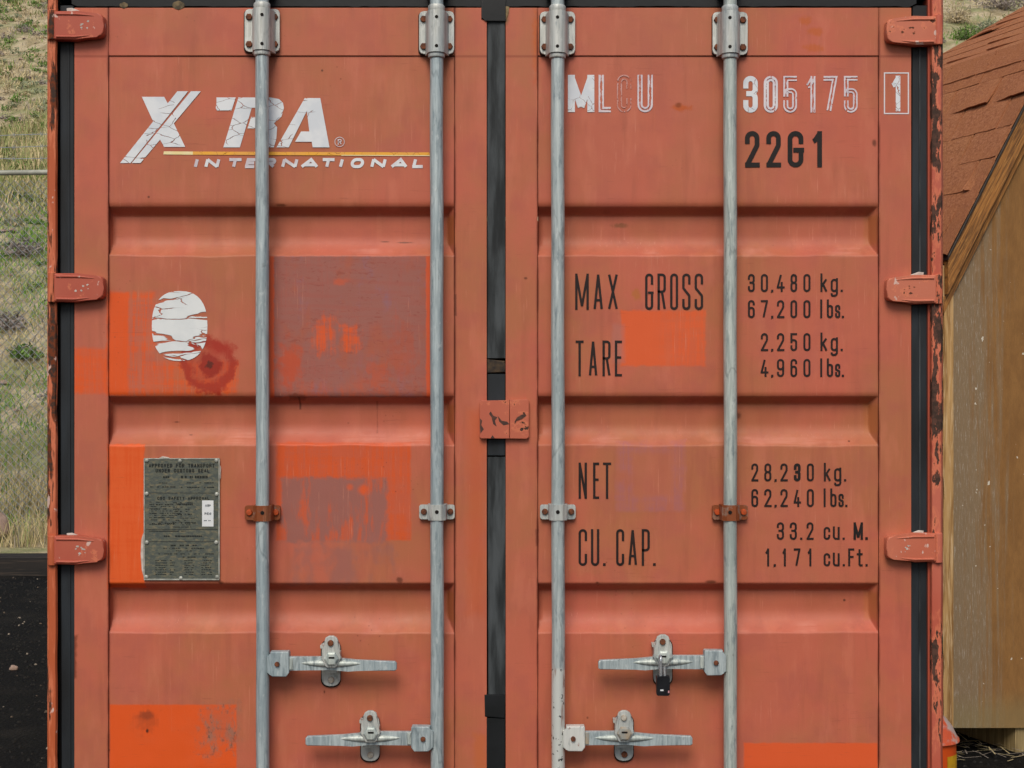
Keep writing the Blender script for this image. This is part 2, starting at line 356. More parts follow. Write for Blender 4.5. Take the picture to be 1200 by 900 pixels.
M_white = galv('white_painted_hub_steel', lin('c9ccc8'), lin('d4d6d2'), lin('bcc0bd'), .5, .05)
M_rust = flatmat('rusty_bolt_steel', '4d3024', .8, '75432a', 90)
M_rustO = flatmat('orange_painted_bolt', 'b84a1c', .6, '9a4522', 90)
M_wbolt = flatmat('pale_bolt', 'b5b0a4', .5, '9a8f80', 90)
M_rub = flatmat('black_rubber_seal', '16191c', .6, '262c32', 9, .001, st=(1, 1, .3))
M_rub2 = flatmat('dusty_worn_rubber_seal', '1c2022', .7, '454a4d', 30, .0015, st=(1, 1, .15))
M_tape = flatmat('black_seal_tape', '101315', .5, '171a1d', 8)
M_dark = flatmat('dark_recess', '15110f', .9)
M_pad = flatmat('bracket_backing_pad', '241c18', .8, '3a2418', 40)
M_caulk = flatmat('white_caulk', 'c2bab2', .7, 'a89e96', 60)
M_side = flatmat('container_side_paint', 'a0533f', .6, '93503d', 4)
M_black = print_mat('black_print', '1c1110', '271815', wear=.2)
M_blackh = print_mat('heavy_black_print', '120d0c', '1b1413', wear=.22)
M_wfull = print_mat('white_cracked_print', 'd4d8dc', 'c8ced6', crack=.018, scale=30, hz=.08, st=(1, 1, 1.2))
M_wsmall = print_mat('white_small_print', 'd4d8dc', 'bfb8c0', wear=.29)
M_wlogo = print_mat('white_logo_film', 'd5d9dd', 'c9cfd6', crack=.020, scale=24, hz=.10, st=(.6, 1, 1.5))
M_wout = print_mat('white_outline_remains', 'cfc6cc', 'c6bac2', across=.14, fray=.30)
M_wmid = print_mat('white_flaked_print', 'd2cfd4', 'c8c2ca', across=.04, fray=.30)
M_wghost = print_mat('ghost_of_white_print', 'c0908a', 'b87868', across=.26, fray=.40)
M_yel = print_mat('yellow_stripe', 'e2a53a', 'dba04a', crack=.012, scale=30)
M_cream = print_mat('faded_cream_stripe', 'e3d7ac', 'e0cf96')
M_stick = print_mat('white_torn_sticker', 'd6dadb', 'cfd4d6', tear=1)
M_label = flatmat('white_label', 'd6d9da', .6, 'cfd3d6')

# ------------------------------------------------------------------ stroke lettering
r5 = .5
G = {
 '0': [('c', (0,0,r5),(1,0,r5),(1,1,r5),(0,1,r5))], 'O': [('c', (0,0,r5),(1,0,r5),(1,1,r5),(0,1,r5))],
 'C': [((1,.72),(1,1,r5),(0,1,r5),(0,0,r5),(1,0,r5),(1,.28))], 'U': [((0,1),(0,0,r5),(1,0,r5),(1,1))],
 'G': [((1,.74),(1,1,r5),(0,1,r5),(0,0,r5),(1,0,r5),(1,.47)), ((1.08,.47),(.5,.47))],
 'S': [((1,.75),(1,1,r5),(0,1,r5),(0,.6,.5),(1,.38,.5),(1,0,r5),(0,0,r5),(0,.25))],
 'M': [((0,0),(0,1),(.5,0.08),(1,1),(1,0))], 'N': [((0,0),(0,1),(1,0),(1,1))],
 'A': [((0,0),(.5,1),(1,0)), ((.17,.25),(.83,.25))], 'X': [((0,0),(1,1)), ((0,1),(1,0))],
 'R': [((0,0),(0,1),(1,1,.45),(1,.5,.45),(0,.5)), ((.55,.5),(1,0))],
 'P': [((0,0),(0,1),(1,1,r5),(1,.42,r5),(0,.42))], 'T': [((0,1),(1,1)), ((.5,1),(.5,0))],
 'E': [((1,1),(0,1),(0,0),(1,0)), ((0,.53),(.85,.53))], 'F': [((1,1),(0,1),(0,0)), ((0,.53),(.85,.53))],
 'L': [((0,1),(0,0),(1,0))], 'I': [((.5,0),(.5,1))], 'V': [((0,1),(.5,0),(1,1))], 'D': [('c', (0,0),(.6,0,.5),(1,.3,.5),(1,.7,.5),(.6,1,.5),(0,1))],
 'Y': [((0,1),(.5,.5),(1,1)), ((.5,.5),(.5,0))],
 '1': [((-.05,.76),(.15,.78,.2),(.75,.98)), ((.8,1.0),(.8,0))], '7': [((0,1),(1,1),(.35,0))],
 '2': [((0,.74),(0,1,r5),(1,1,r5),(1,.62,.4),(0,0),(1.05,0))],
 '3': [((0,.76),(0,1,r5),(1,1,r5),(1,.52,.45),(.3,.52)), ((.3,.52),(1,.52,.45),(1,0,r5),(0,0,r5),(0,.24))],
 '4': [((.55,1),(-.05,.22),(1.1,.22)), ((.72,.5),(.72,0))],
 '5': [((1,1),(0,1),(0,.5),(.12,.62,.2),(1,.62,.5),(1,0,r5),(0,0,r5),(0,.24))],
 '6': [((1,.8),(1,1,r5),(0,1,r5),(0,.3)), ('c', (0,0,r5),(1,0,r5),(1,.58,r5),(0,.58,r5))],
 '9': [((0,.2),(0,0,r5),(1,0,r5),(1,.7)), ('c', (0,.42,r5),(1,.42,r5),(1,1,r5),(0,1,r5))],
 '8': [('c', (.03,.52,r5),(.97,.52,r5),(.97,1,r5),(.03,1,r5)), ('c', (0,0,r5),(1,0,r5),(1,.52,r5),(0,.52,r5))],
 'k': [((0,0),(0,1.04)), ((.95,.72),(0,.28)), ((.3,.42),(1,-.02))], 'l': [((.5,0),(.5,1.04))],
 'b': [((0,1.04),(0,.3)), ('c', (0,0,r5),(1,0,r5),(1,.7,r5),(0,.7,r5))],
 'g': [('c', (0,0,r5),(1,0,r5),(1,.7,r5),(0,.7,r5)), ((1,.74),(1,-.3,r5),(0,-.3,r5),(0,-.2))],
 's': [((1,.52),(1,.7,.45),(0,.7,.45),(0,.4,.4),(1,.3,.4),(1,0,.45),(0,0,.45),(0,.18))],
 'c': [((1,.5),(1,.7,r5),(0,.7,r5),(0,0,r5),(1,0,r5),(1,.2))], 'u': [((0,.74),(0,0,r5),(1,0,r5)), ((1,.7),(1,0))],
 't': [((.45,.95),(.45,0,.3),(1,0)), ((0,.7),(1,.7))],
}
def fillet(pts, closed):
    out = []; n = len(pts)
    for i, p in enumerate(pts):
        r = p[2]
        if r <= 0 or (not closed and i in (0, n-1)): out.append(Vector((p[0], p[1]))); continue
        P = Vector(p[:2]); A = Vector(pts[i-1][:2]) - P; B = Vector(pts[(i+1) % n][:2]) - P
        la, lb = A.length, B.length; A.normalize(); B.normalize()
        ang = A.angle(B)
        if ang > 3.0: out.append(P); continue
        tl = min(r / math.tan(ang/2), la*.5 if (closed or i > 1) else la*.95, lb*.5 if (closed or i < n-2) else lb*.95)
        a, b = P + A*tl, P + B*tl
        for k in range(7):
            s = k/6; out.append(a*(1-s)**2*1 + P*2*s*(1-s) + b*s*s if ang > 2 else _arc(P, A, B, tl, ang, s))
    return out
def _arc(P, A, B, tl, ang, s):
    c = P + (A + B).normalized() * (tl / math.cos(ang/2)); rr = tl * math.tan(ang/2)
    v0 = (P + A*tl - c).normalized(); v1 = (P + B*tl - c).normalized(); th = math.pi - ang
    sn = math.sin(th) or 1e-6
    return c + (v0*(math.sin((1-s)*th)/sn) + v1*(math.sin(s*th)/sn))*rr
class Print:
    def __init__(s): s.v, s.f, s.uv, s.mi, s.k = [], [], [], [], 0
    def ribbon(s, pts, hw, closed, y, mi=0):
        pts = [p for i, p in enumerate(pts) if i == 0 or (p - pts[i-1]).length > 1e-4]
        if closed and (pts[0]-pts[-1]).length < 1e-3: pts.pop()
        if not closed:
            for i in range(1, len(pts)-1):
                if (pts[i]-pts[i-1]).angle(pts[i+1]-pts[i]) > 1.75:
                    s.ribbon(pts[:i+1], hw, False, y, mi); s.ribbon(pts[i:], hw, False, y, mi); return
            d0 = (pts[0]-pts[1]).normalized(); d1 = (pts[-1]-pts[-2]).normalized(); 
            e = lambda d: hw*(.95 if min(abs(d.x), abs(d.y)) < .04 else .15)
            pts = [pts[0]+d0*e(d0)]+pts[1:-1]+[pts[-1]+d1*e(d1)]
        n = len(pts); y -= s.k*.00003; s.k = (s.k + 1) % 12
        L, Rr = [], []
        for i in range(n):
            if closed: d0 = (pts[i]-pts[i-1]).normalized(); d1 = (pts[(i+1) % n]-pts[i]).normalized()
            else:
                d1 = (pts[i+1]-pts[i]).normalized() if i < n-1 else (pts[i]-pts[i-1]).normalized()
                d0 = (pts[i]-pts[i-1]).normalized() if i > 0 else d1
            n0 = Vector((-d0.y, d0.x)); n1 = Vector((-d1.y, d1.x)); m = n0 + n1
            if m.length < 1e-3: m = n1
            m.normalize(); k = hw / max(.42, m.dot(n1))
            L.append(pts[i] + m*k); Rr.append(pts[i] - m*k)
        b = len(s.v)
        for a, c in zip(L, Rr): s.v += [at(a.x, a.y, y), at(c.x, c.y, y)]
        for i in range(n if closed else n-1):
            j = (i+1) % n; s.f.append((b+2*i, b+2*j, b+2*j+1, b+2*i+1)); s.uv.append(((i/n, 0), ((i+1)/n, 0), ((i+1)/n, 1), (i/n, 1))); s.mi.append(mi)
    def glyph(s, ch, u0, u1, v0, v1, sw, y, mi=0, slant=0):
        if ch in '.,':
            c = (u0+u1)/2; h = sw*.55
            q = [(c-h, v1-2*h), (c+h, v1-2*h), (c+h, v1), (c-h*(1.2 if ch == ',' else 1), v1+(h*.9 if ch == ',' else 0))]
            s.poly(q, y, mi); return
        x0, x1, t0, t1 = u0+sw/2, u1-sw/2, v0+sw/2, v1-sw/2; W = x1-x0; H = t1-t0
        for path in G[ch]:
            cl = path[0] == 'c'; p = path[1:] if cl else path
            P = [(x0+q[0]*W + slant*q[1]*H, t1-q[1]*H, (q[2] if len(q) > 2 else 0)*W) for q in p]
            s.ribbon(fillet(P, cl), sw/2, cl, y, mi)
    def poly(s, pts, y, mi=0):
        y -= s.k*.00003; s.k = (s.k + 1) % 12
        P = [at(u, v, y) for u, v in pts]; b = len(s.v); s.v += P
        for t in geometry.tessellate_polygon([[Vector((p.x, p.z, 0)) for p in P]]):
            s.f.append(tuple(b+i for i in t)); s.uv.append(((0, 0),)*3); s.mi.append(mi)
    def done(s, name, mats, parent, label=None):
        me = bpy.data.meshes.new(name); me.from_pydata([tuple(v) for v in s.v], [], s.f)
        uvl = me.uv_layers.new(name='UVMap'); flat = [c for q in s.uv for c in q]
        for i, c in enumerate(flat): uvl.data[i].uv = c
        me.polygons.foreach_set('material_index', s.mi)
        o = link(name, me, mats, parent)
        if label: o['label'] = label
        return o

# ================================================================== SETTING: yard, hillside
GZ = -0.12
def hz(x, y):
    """hillside height; works on floats and arrays"""
    d = np.asarray(y, float) - 8.95; x = np.asarray(x, float)
    up = np.where(d > 0, .5*d - .22*(1-np.exp(-d/.9)) , 0)
    far = np.clip(d-60, 0, None); up = up - .5*far + 8*(1-np.exp(-far/60))
    k = np.clip((d+.8)/2.5, 0, 1)
    b = .06*np.sin(x*1.7+y*.9)*np.cos(y*1.3-x*.4) + .035*np.sin(x*4.1+1.3)*np.sin(y*3.7) + .02*np.sin(x*9.3+y*7.1)
    return np.where(y > 7.9, .0 + up + b*k, GZ)
def grid_mesh(name, xs, ys, zf, mat, kind='structure'):
    XX, YY = np.meshgrid(xs, ys); ZZ = zf(XX, YY)
    v = np.stack([XX, YY, ZZ], -1).reshape(-1, 3); nx, ny = len(xs), len(ys)
    f = [(j*nx+i, j*nx+i+1, (j+1)*nx+i+1, (j+1)*nx+i) for j in range(ny-1) for i in range(nx-1)]
    me = bpy.data.meshes.new(name); me.from_pydata(v.tolist(), [], f); me.polygons.foreach_set('use_smooth', [True]*len(f))
    return tag(link(name, me, mat), kind=kind)
def spaced(lo, a, b, hi, step, n=14):
    l = a - np.geomspace(step, a-lo, n)[::-1]; r = b + np.geomspace(step, hi-b, n)
    return np.concatenate([l, np.arange(a, b+1e-6, step), r])
t = NT('black_cinder_yard', .85); n = t.noise(60, det=6, rough=.7); m = t.noise(3, det=4); g = t.voro(55, feat='F1'); gc = t.voro(55, feat='F1', out=1)
col = t.mix(t.ss(.4, .65, n), lin('0b0b0b'), lin('181715')); col = t.mix(t.ss(.5, .7, m)*.5, col, lin('2a2723'))
col = t.mix(t.ss(.73, .78, t.noise(85, det=3, off=(4, 4, 4))), col, lin('302c28'))
t.base(col).bump(n*.6 + (1-g)*.5 + m*.5, .012, 1); t.b.inputs['Specular IOR Level'].default_value = .15; M_yard = t.m
t = NT('dry_hillside_soil', .95); n = t.noise(3.2, det=6, rough=.65); m = t.noise(22, det=5, rough=.7)
col = t.mix(t.ss(.38, .62, n), lin('988a68'), lin('c0b192')); col = t.mix(t.ss(.45, .62, t.noise(1.3, det=4, off=(4, 0, 2)))*.6, col, lin('76844c'))
col = t.mix(t.ss(.55, .68, m), col, lin('7d725f')); col = t.mix(t.ss(.66, .72, t.noise(14, det=4, off=(9, 9, 0))), col, lin('b09a84'))
t.base(col).bump(n + m*.6, .06, 1); M_hill = t.m
xs = spaced(-500, -12, 12, 500, .6); 
grid_mesh('yard_ground', xs, np.concatenate([np.linspace(-500, -8, 12), np.arange(-7, 7.95, 1.0), [7.95]]), lambda X_, Y_: X_*0+GZ, M_yard)
xs = np.concatenate([-np.geomspace(20, 500, 12)[::-1], np.arange(-19, 19.1, .25), np.geomspace(20, 500, 12)])
ys = np.concatenate([[7.9], np.arange(8.0, 32, .22), np.geomspace(32.5, 500, 26)])
hill = grid_mesh('hillside', xs, ys, lambda X_, Y_: np.where(Y_ <= 7.9, -.3, hz(X_, Y_)), M_hill)

M_gr = [flatmat('fresh_green_grass', '54802e', .8, '7aa03e', 8), flatmat('olive_grass', '8c9460', .8, 'a3a46c', 8),
        flatmat('straw_dry_grass', 'bbab80', .85, 'd0c096', 8), flatmat('grey_twigs', '857b70', .9, '978d80', 8)]
M_sg = [flatmat('sage_leaves', '7c8668', .85, '9aa284', 8), flatmat('green_scrub_leaves', '557434', .8, '6f8c42', 8),
        flatmat('grey_brush_twigs', '7d736c', .9, '958b84', 8), flatmat('tan_dry_scrub', 'b5a484', .9, 'c6b694', 8)]
def fast_mesh(name, V_, n_per, mats, mi, kind='stuff', parent=None):
    """V_: (faces, n_per, 3) separate faces"""
    nf = len(V_); me = bpy.data.meshes.new(name)
    me.vertices.add(nf*n_per); me.vertices.foreach_set('co', V_.astype(np.float32).ravel())
    me.loops.add(nf*n_per); me.loops.foreach_set('vertex_index', np.arange(nf*n_per, dtype=np.int32))
    me.polygons.add(nf); me.polygons.foreach_set('loop_start', np.arange(0, nf*n_per, n_per, dtype=np.int32))
    me.polygons.foreach_set('material_index', mi.astype(np.int32)); me.update(calc_edges=True)
    return tag(link(name, me, mats, parent), kind=kind)
def wedge(n, d0, d1, r0, r1, p=1.0):
    d = d0 + (d1-d0)*rng.random(n)**p; return rng.uniform(r0, r1, n)*d, d - CAM_D, d
def blades(name, x, y, h, wd, lean, mi, label):
    n = len(x); z = hz(x, y)-.01; a = rng.uniform(0, 2*np.pi, n); ln = rng.normal(0, lean, (n, 2))*h[:, None]
    dx, dy = np.cos(a)*wd/2, np.sin(a)*wd/2
    b0 = np.stack([x-dx, y-dy, z], -1); b1 = np.stack([x+dx, y+dy, z], -1)
    mx_, my_ = x+ln[:, 0]*.4, y+ln[:, 1]*.4; zm = z+h*.6
    m0 = np.stack([mx_-dx*.7, my_-dy*.7, zm], -1); m1 = np.stack([mx_+dx*.7, my_+dy*.7, zm], -1)
    tp = np.stack([x+ln[:, 0], y+ln[:, 1], z+h*(1-.25*np.minimum(1, np.abs(ln[:, 0])/np.maximum(h, .01)))], -1)
    q = np.stack([b0, b1, m1, m0], 1); t_ = np.stack([m0, m1, tp, tp*.5+m0*.5], 1)
    return tag(fast_mesh(name, np.concatenate([q, t_]), 4, M_gr, np.concatenate([mi, mi])), label, 'grass')
def patch(x, y, s, o): return np.sin(x*s+o)*np.cos(y*s*.8+o*2.1)+.6*np.sin(x*s*2.3-y*s*1.9+o)
# short grass in patches
X1, Y1, D1 = wedge(90000, 12.9, 34, -.50, -.22, .8); keep = patch(X1, Y1, 1.9, .7) + .45 + rng.normal(0, .55, len(X1)) + np.clip((19-D1)*.15, -1.3, .2) > -.1
X1, Y1, D1 = X1[keep], Y1[keep], D1[keep]
X2, Y2, D2 = wedge(5000, 24, 42, .22, .46)
X1, Y1, D1 = np.concatenate([X1, X2]), np.concatenate([Y1, Y2]), np.concatenate([D1, D2])
p = patch(X1, Y1, 1.1, 2.0) + rng.normal(0, .5, len(X1)) + np.clip((20-D1)*.08, -.6, .3)
mi = np.where(p > .0, 0, np.where(p > -.5, 1, np.where(rng.random(len(p)) < .7, 2, 3)))
blades('grass', X1, Y1, rng.uniform(.05, .17, len(X1)), rng.uniform(.006, .014, len(X1))*np.clip(D1/16, 1, 2.2), .5, mi, 'short patchy green and olive grass on the hillside behind the container')
X1, Y1, D1 = wedge(9000, 12.75, 14.2, -.50, -.22); keep = patch(X1, Y1, 2.6, 1.4) > -.4; X1, Y1, D1 = X1[keep], Y1[keep], D1[keep]
mi = np.where(rng.random(len(X1)) < .72, 2, np.where(rng.random(len(X1)) < .5, 1, 3))
blades('dry_grass', X1, Y1, rng.uniform(.12, .38, len(X1)), rng.uniform(.004, .009, len(X1)), .45, mi, 'tall straw coloured dry grass at the foot of the hillside by the timber edging')
X1, Y1, D1 = wedge(11000, 21.5, 25.5, -.50, -.22); keep = patch(X1, Y1, .9, 3.0) > -.7; X1, Y1 = X1[keep], Y1[keep]
mi = np.where(rng.random(len(X1)) < .45, 2, 1)
blades('pale_grass', X1, Y1, rng.uniform(.15, .4, len(X1)), rng.uniform(.012, .02, len(X1)), .35, mi, 'pale yellow green bunch grass higher up the slope above the fence rail')
def leafcloud(cx, cy, rad, hh, nl, size, twig=.0, zf=hz, flat=1.0):
    """small leaf quads through the volume of each clump -> (faces,4,3)"""
    out = []
    for x, y, r_, h_ in zip(cx, cy, rad, hh):
        z = float(zf(x, y)); k = int(nl*r_/.3)+12
        dv = rng.normal(0, 1, (k, 3)); dv /= np.linalg.norm(dv, axis=1)[:, None]; dv[:, 2] = np.abs(dv[:, 2])
        rr = rng.random(k)**.45; lump = 1 + .28*np.sin(dv[:, 0]*5+x*7)*np.cos(dv[:, 1]*6+y*5)
        c = np.stack([x+dv[:, 0]*rr*r_*lump, y+dv[:, 1]*rr*r_*lump, z+dv[:, 2]*rr*h_*lump], -1)
        a = rng.normal(0, 1, (k, 3)); a /= np.linalg.norm(a, axis=1)[:, None]; b = np.cross(a, rng.normal(0, 1, (k, 3))); b /= np.linalg.norm(b, axis=1)[:, None]
        s = size*rng.uniform(.6, 1.4, k)[:, None]
        out.append(np.stack([c-a*s, c-b*s*.35, c+a*s, c+b*s*.35], 1))
    return out
cx, cy, cd = wedge(1500, 15.5, 40, -.50, -.22, .6); c2 = wedge(190, 24, 44, .22, .46)
cx, cy, cd = [np.concatenate(q) for q in zip((cx, cy, cd), c2)]
rad = rng.uniform(.06, .20, len(cx))*np.where(cd > 24, 1.2, 1); L = leafcloud(cx, cy, rad, rad*rng.uniform(.5, .9, len(cx)), 120, .03)
kinds = rng.choice([0, 0, 1, 1, 1, 2, 3], len(cx))
scrub = fast_mesh('scrub', np.concatenate(L), 4, M_sg, np.concatenate([np.full(len(q), k) for q, k in zip(L, kinds)]))
tag(scrub, 'low grey green sagebrush and twiggy scrub scattered over the slope', 'scrub')
def shrub(px, py, r_, h_, mk, label, n=500, size=.03):
    # where the view through (px, py) meets the slope
    d = 13.0
    while d < 60 and CAM_Z + (450-py)/F*d > float(hz((px-600)/F*d, d-CAM_D)): d += .1
    x, y = (px-600)/F*d, d-CAM_D; z = float(hz(x, y))
    e = empty('shrub', (x, y, z)); tag(e, label, 'shrub')
    q = leafcloud([0], [0], [r_], [h_], n*.3/r_, size, zf=lambda a, b: 0)[0]
    f = fast_mesh('foliage', q, 4, [M_sg[mk]], np.zeros(len(q)), parent=e); del f['kind']
    bm = bmesh.new()
    for k in range(9):
        a = k*.7; tube(bm, [(0, 0, -.03), (math.cos(a)*r_*.4, math.sin(a)*r_*.4, h_*.5), (math.cos(a)*r_*.8, math.sin(a)*r_*.8, h_*.85)], [.012, .008, .003], 5)
    bm_obj('stem', bm, M_sg[2], e)
shrub(8, 388, .26, .22, 2, 'grey twiggy shrub at the left frame edge halfway up the slope')
shrub(30, 302, .30, .22, 2, 'spreading brown grey shrub above the middle of the fence mesh', 600)
shrub(30, 420, .20, .15, 1, 'small dark green shrub beside the container post, low on the slope')
shrub(1122, 28, .34, .40, 3, 'tan dry bush on the hill above the shed roof', 900)
shrub(1134, 48, .36, .30, 1, 'green bush on the hill just above the shed roof edge', 900)
shrub(1175, 12, .60, .40, 2, 'grey leafless brush on the hill at the upper right corner', 1500)
shrub(1158, 38, .30, .24, 0, 'pale sage bush between the green bush and grey brush above the roof', 700)

M_rock = flatmat('pinkish_rock', 'a08a7c', .85, '8b7568', 6, .01)
def rock(name, c, s, mat, seed, parent=None):
    bm = bmesh.new(); bmesh.ops.create_icosphere(bm, subdivisions=3, radius=1)
    for v in bm.verts:
        k = 1 + .35*noise.noise(v.co*1.3 + Vector((seed, 0, 0))) + .12*noise.noise(v.co*4 + Vector((0, seed, 0)))
        v.co = Vector((v.co.x*s[0]*k, v.co.y*s[1]*k, v.co.z*s[2]*k))
    o = bm_obj(name, bm, mat, parent, auto=40); o.location = c; return o
tag(rock('rock', (-4.58, 8.95, float(hz(-4.58, 8.95))+.16), (.17, .14, .12), M_rock, 3), 'pinkish grey rock at the foot of the slope at the left edge', 'rock')
rs = []
for i in range(320):
    x, y, d = wedge(1, 14, 36, -.48, -.24); x, y = x[0], y[0]; s = random.uniform(.02, .07); z = float(hz(x, y))
    c = np.array([x, y, z]); P = np.array([[1,0,0],[0,1,0],[-1,0,0],[0,-1,0]])*s*rng.uniform(.6, 1.4, (4, 1)); T = np.array([0, 0, s*.7])
    for k in range(4): rs.append([c+P[k], c+P[(k+1) % 4], c+T, c+T*.99])
tag(fast_mesh('stones', np.array(rs), 4, [M_rock], np.zeros(len(rs))), 'small pale stones lying loose on the slope', 'stones')

# timber edging, one sleeper after another
M_tie = wood('dark_old_sleeper', '100d0b', '1c1612', '3a3028', .6, 'X', False)
def timber(x0, label):
    bm = bmesh.new(); box(bm, (x0, 7.87, GZ-.02), (x0+2.36, 8.08, .04), .012)
    for v in bm.verts: v.co += Vector((0, 1, 1)) * .006*noise.noise(v.co*6)
    return tag(bm_obj('landscape_timber', bm, M_tie), label, 'timber', 'timbers edging the foot of the slope')
timber(-4.95, 'dark old timber edging the slope, nearest the container'); timber(-7.33, 'dark old timber further left along the slope edge')

# pebbles and litter
pb = []
def pebbles(n, xr, yr, s0, s1):
    for i in range(n):
        x, y = random.uniform(*xr), random.uniform(*yr); s = random.uniform(s0, s1)
        c = np.array([x, y, GZ]); a0 = random.random()*6; P = [np.array([math.cos(a0+k*1.57), math.sin(a0+k*1.57)*.8, 0])*s*random.uniform(.7, 1.3) for k in range(4)]; T = np.array([0, 0, s*.8])
        U_ = [q*.55+T for q in P]
        for k in range(4): pb.append([c+P[k], c+P[(k+1) % 4], c+U_[(k+1) % 4], c+U_[k]])
        pb.append([c+q for q in U_])
pebbles(5200, (-5.2, -1.4), (1.0, 7.8), .004, .012); pebbles(2600, (1.25, 4.0), (1.0, 6.0), .004, .012)
pb = np.array(pb); m5 = np.repeat(rng.choice([0]*26+[1, 2], len(pb)//5), 5)
tag(fast_mesh('gravel', pb, 4, [flatmat('black_gravel', '121110', .8, '201e1b'), flatmat('brown_gravel', '5f5244', .85, '50463c'), flatmat('pale_gravel', '93887a', .85, '7d7468')], m5), 'loose black gravel with a few pale stones on the yard', 'gravel')
for px, py, s, lb in ((16, 785, .02, 'single pale pebble on the black yard left of the container'),):
    d = (CAM_Z-GZ)*F/(py-450); tag(rock('pebble', ((px-600)/F*d, d-CAM_D, GZ+s*.5), (s*1.2, s, s*.8), M_rock, 9), lb, 'pebble')
n = 1500; x = rng.uniform(1.7, 3.6, n); y = rng.uniform(2.0, 3.5, n); a = rng.uniform(0, np.pi, n); l = rng.uniform(.03, .13, n); z = GZ+.003+rng.random(n)*.025
dx, dy = np.cos(a)*l, np.sin(a)*l; wx, wy = -np.sin(a)*.0022, np.cos(a)*.0022; z2 = z+rng.normal(0, .008, n)
q = np.stack([np.stack([x-wx, y-wy, z], -1), np.stack([x+wx, y+wy, z], -1), np.stack([x+dx+wx, y+dy+wy, z2], -1), np.stack([x+dx-wx, y+dy-wy, z2], -1)], 1)
tag(fast_mesh('straw_litter', q, 4, [M_gr[2], M_gr[3]], rng.integers(0, 2, n)), 'dry straw and stalks littering the dark ground under the shed', 'straw')

# ================================================================== chain-link fence with barbed wire
fence = tag(empty('chain_link_fence', (-8.0, 9.25, 0)), 'tall galvanised chain-link fence with top rail and barbed wire along the slope', 'fence')
M_fw = flatmat('galvanised_wire', 'a2a6a8', .5, '8d9296', 20, metal=.1)
M_rail = flatmat('galvanised_rail', '8d8f84', .5, 'a3a498', 10, metal=.0)
FX0, FX1, FY = -11.0, -1.6, 9.25; RZ = CAM_Z + 242/F*(FY+CAM_D)
off = Vector((8.0, -9.25, 0))
bm = bmesh.new(); tube(bm, [Vector((FX0, FY, RZ-.03))+off, Vector((FX1, FY, RZ+.075))+off], .024, 10); bm_obj('top_rail', bm, M_rail, fence, auto=60)
for px_ in (-10.6, -7.6, -1.7):
    bm = bmesh.new(); tube(bm, [Vector((px_, FY+.04, -.15))+off, Vector((px_, FY+.04, RZ+.35))+off], .03, 10); bm_obj('post', bm, M_rail, fence, auto=60)
st_ = .036; nx_ = int((FX1-FX0)/st_/2); z0 = .06; nz_ = int((RZ-z0)/st_); W_ = []
for i in range(nx_):
    for sgn in (0, 1):
        k = np.arange(nz_+1); xx = FX0 + 2*i*st_ + np.where((k+sgn) % 2 == 0, 0, st_); zz = z0 + k*st_; yy = FY + np.where((k+sgn) % 2 == 0, .003, -.003)
        if sgn: continue
        P = np.stack([xx+8.0, yy-9.25, zz], -1); a, b = P[:-1], P[1:]; th = .0036
        W_.append(np.stack([a+[0, 0, th], b+[0, 0, th], b-[0, 0, th], a-[0, 0, th]], 1)); W_.append(np.stack([a+[0, th, 0], b+[0, th, 0], b-[0, th, 0], a-[0, th, 0]], 1))
        Q = P.copy(); Q[:, 0] = 2*(FX0+8.0) + 4*i*st_ + st_*2 - Q[:, 0] + 0; Q[:, 0] = (FX0+8.0+2*i*st_) + np.where(k % 2 == 0, 2*st_, st_); a, b = Q[:-1], Q[1:]
        W_.append(np.stack([a+[0, 0, th], b+[0, 0, th], b-[0, 0, th], a-[0, 0, th]], 1)); W_.append(np.stack([a+[0, th, 0], b+[0, th, 0], b-[0, th, 0], a-[0, th, 0]], 1))
W_ = np.concatenate(W_); fast_mesh('wire_mesh', W_, 4, [M_fw], np.zeros(len(W_)), parent=fence)
for k in range(3):
    zc = CAM_Z + (450-(184-13*k))/F*(FY+CAM_D); bm = bmesh.new()
    pts = [Vector((FX0+i*.25, FY+.03, zc+.012*math.sin(i*.9+k)))+off for i in range(38)]
    tube(bm, pts, .0035, 5)
    for p in pts[::1]:
        for sg in (-1, 1): tube(bm, [p+Vector((-.012, .0, -.022*sg)), p+Vector((.012, 0, .022*sg))], .002, 4)
    bm_obj('barbed_wire', bm, M_fw, fence)

# ================================================================== shed
TH = R(20); SX, SY = 1.814, 2.048; K = 1.12
shed = empty('garden_shed', (SX, SY, 0)); shed.rotation_euler = (0, 0, TH)
tag(shed, 'weathered plywood shed with gambrel roof of terracotta shingles beside the container', 'shed')
def zs(z0_): return CAM_Z + (z0_-CAM_Z)*K
WW, LL = 3.8, 1.55; SB = zs(.167)          # wall width, depth, wall bottom
def roofz(u):                                # outer roof line in the front plane (shed units)
    ub = .399*K; zb = zs(2.662)
    return zb + 1.687*(u-ub) if u < ub else zb + .57*(min(u, WW-u)-ub)
M_ply = NT('weathered_plywood', .85); t = M_ply
n = t.noise(4, (3, 3, 1.3), det=7, rough=.72, dist=.2); n2 = t.noise(40, (3, 3, .9), det=6, rough=.7, off=(3, 3, 3)); ux = t.x
col = t.mix(t.ss(.35, .65, n), lin('80592c'), lin('8f6635')); col = t.mix(t.ss(.5, .7, n2)*.5, col, lin('7a5830'))
gr = 1 - t.ss(.12, .42, ux*1.5 + (t.noise(6, (7, 7, .3), det=5, off=(1, 8, 1))-.5)*.9)
col = t.mix(gr*.85, col, lin('857258')); col = t.mix(gr*t.ss(.52, .72, t.noise(34, (5, 5, .5), det=6, rough=.8))*.95, col, lin('c2bcb0')); col = t.mix(gr*t.ss(.54, .70, t.noise(30, (5, 5, .3), det=6, rough=.8, off=(5, 5, 1)))*.6, col, lin('6a5c48'))
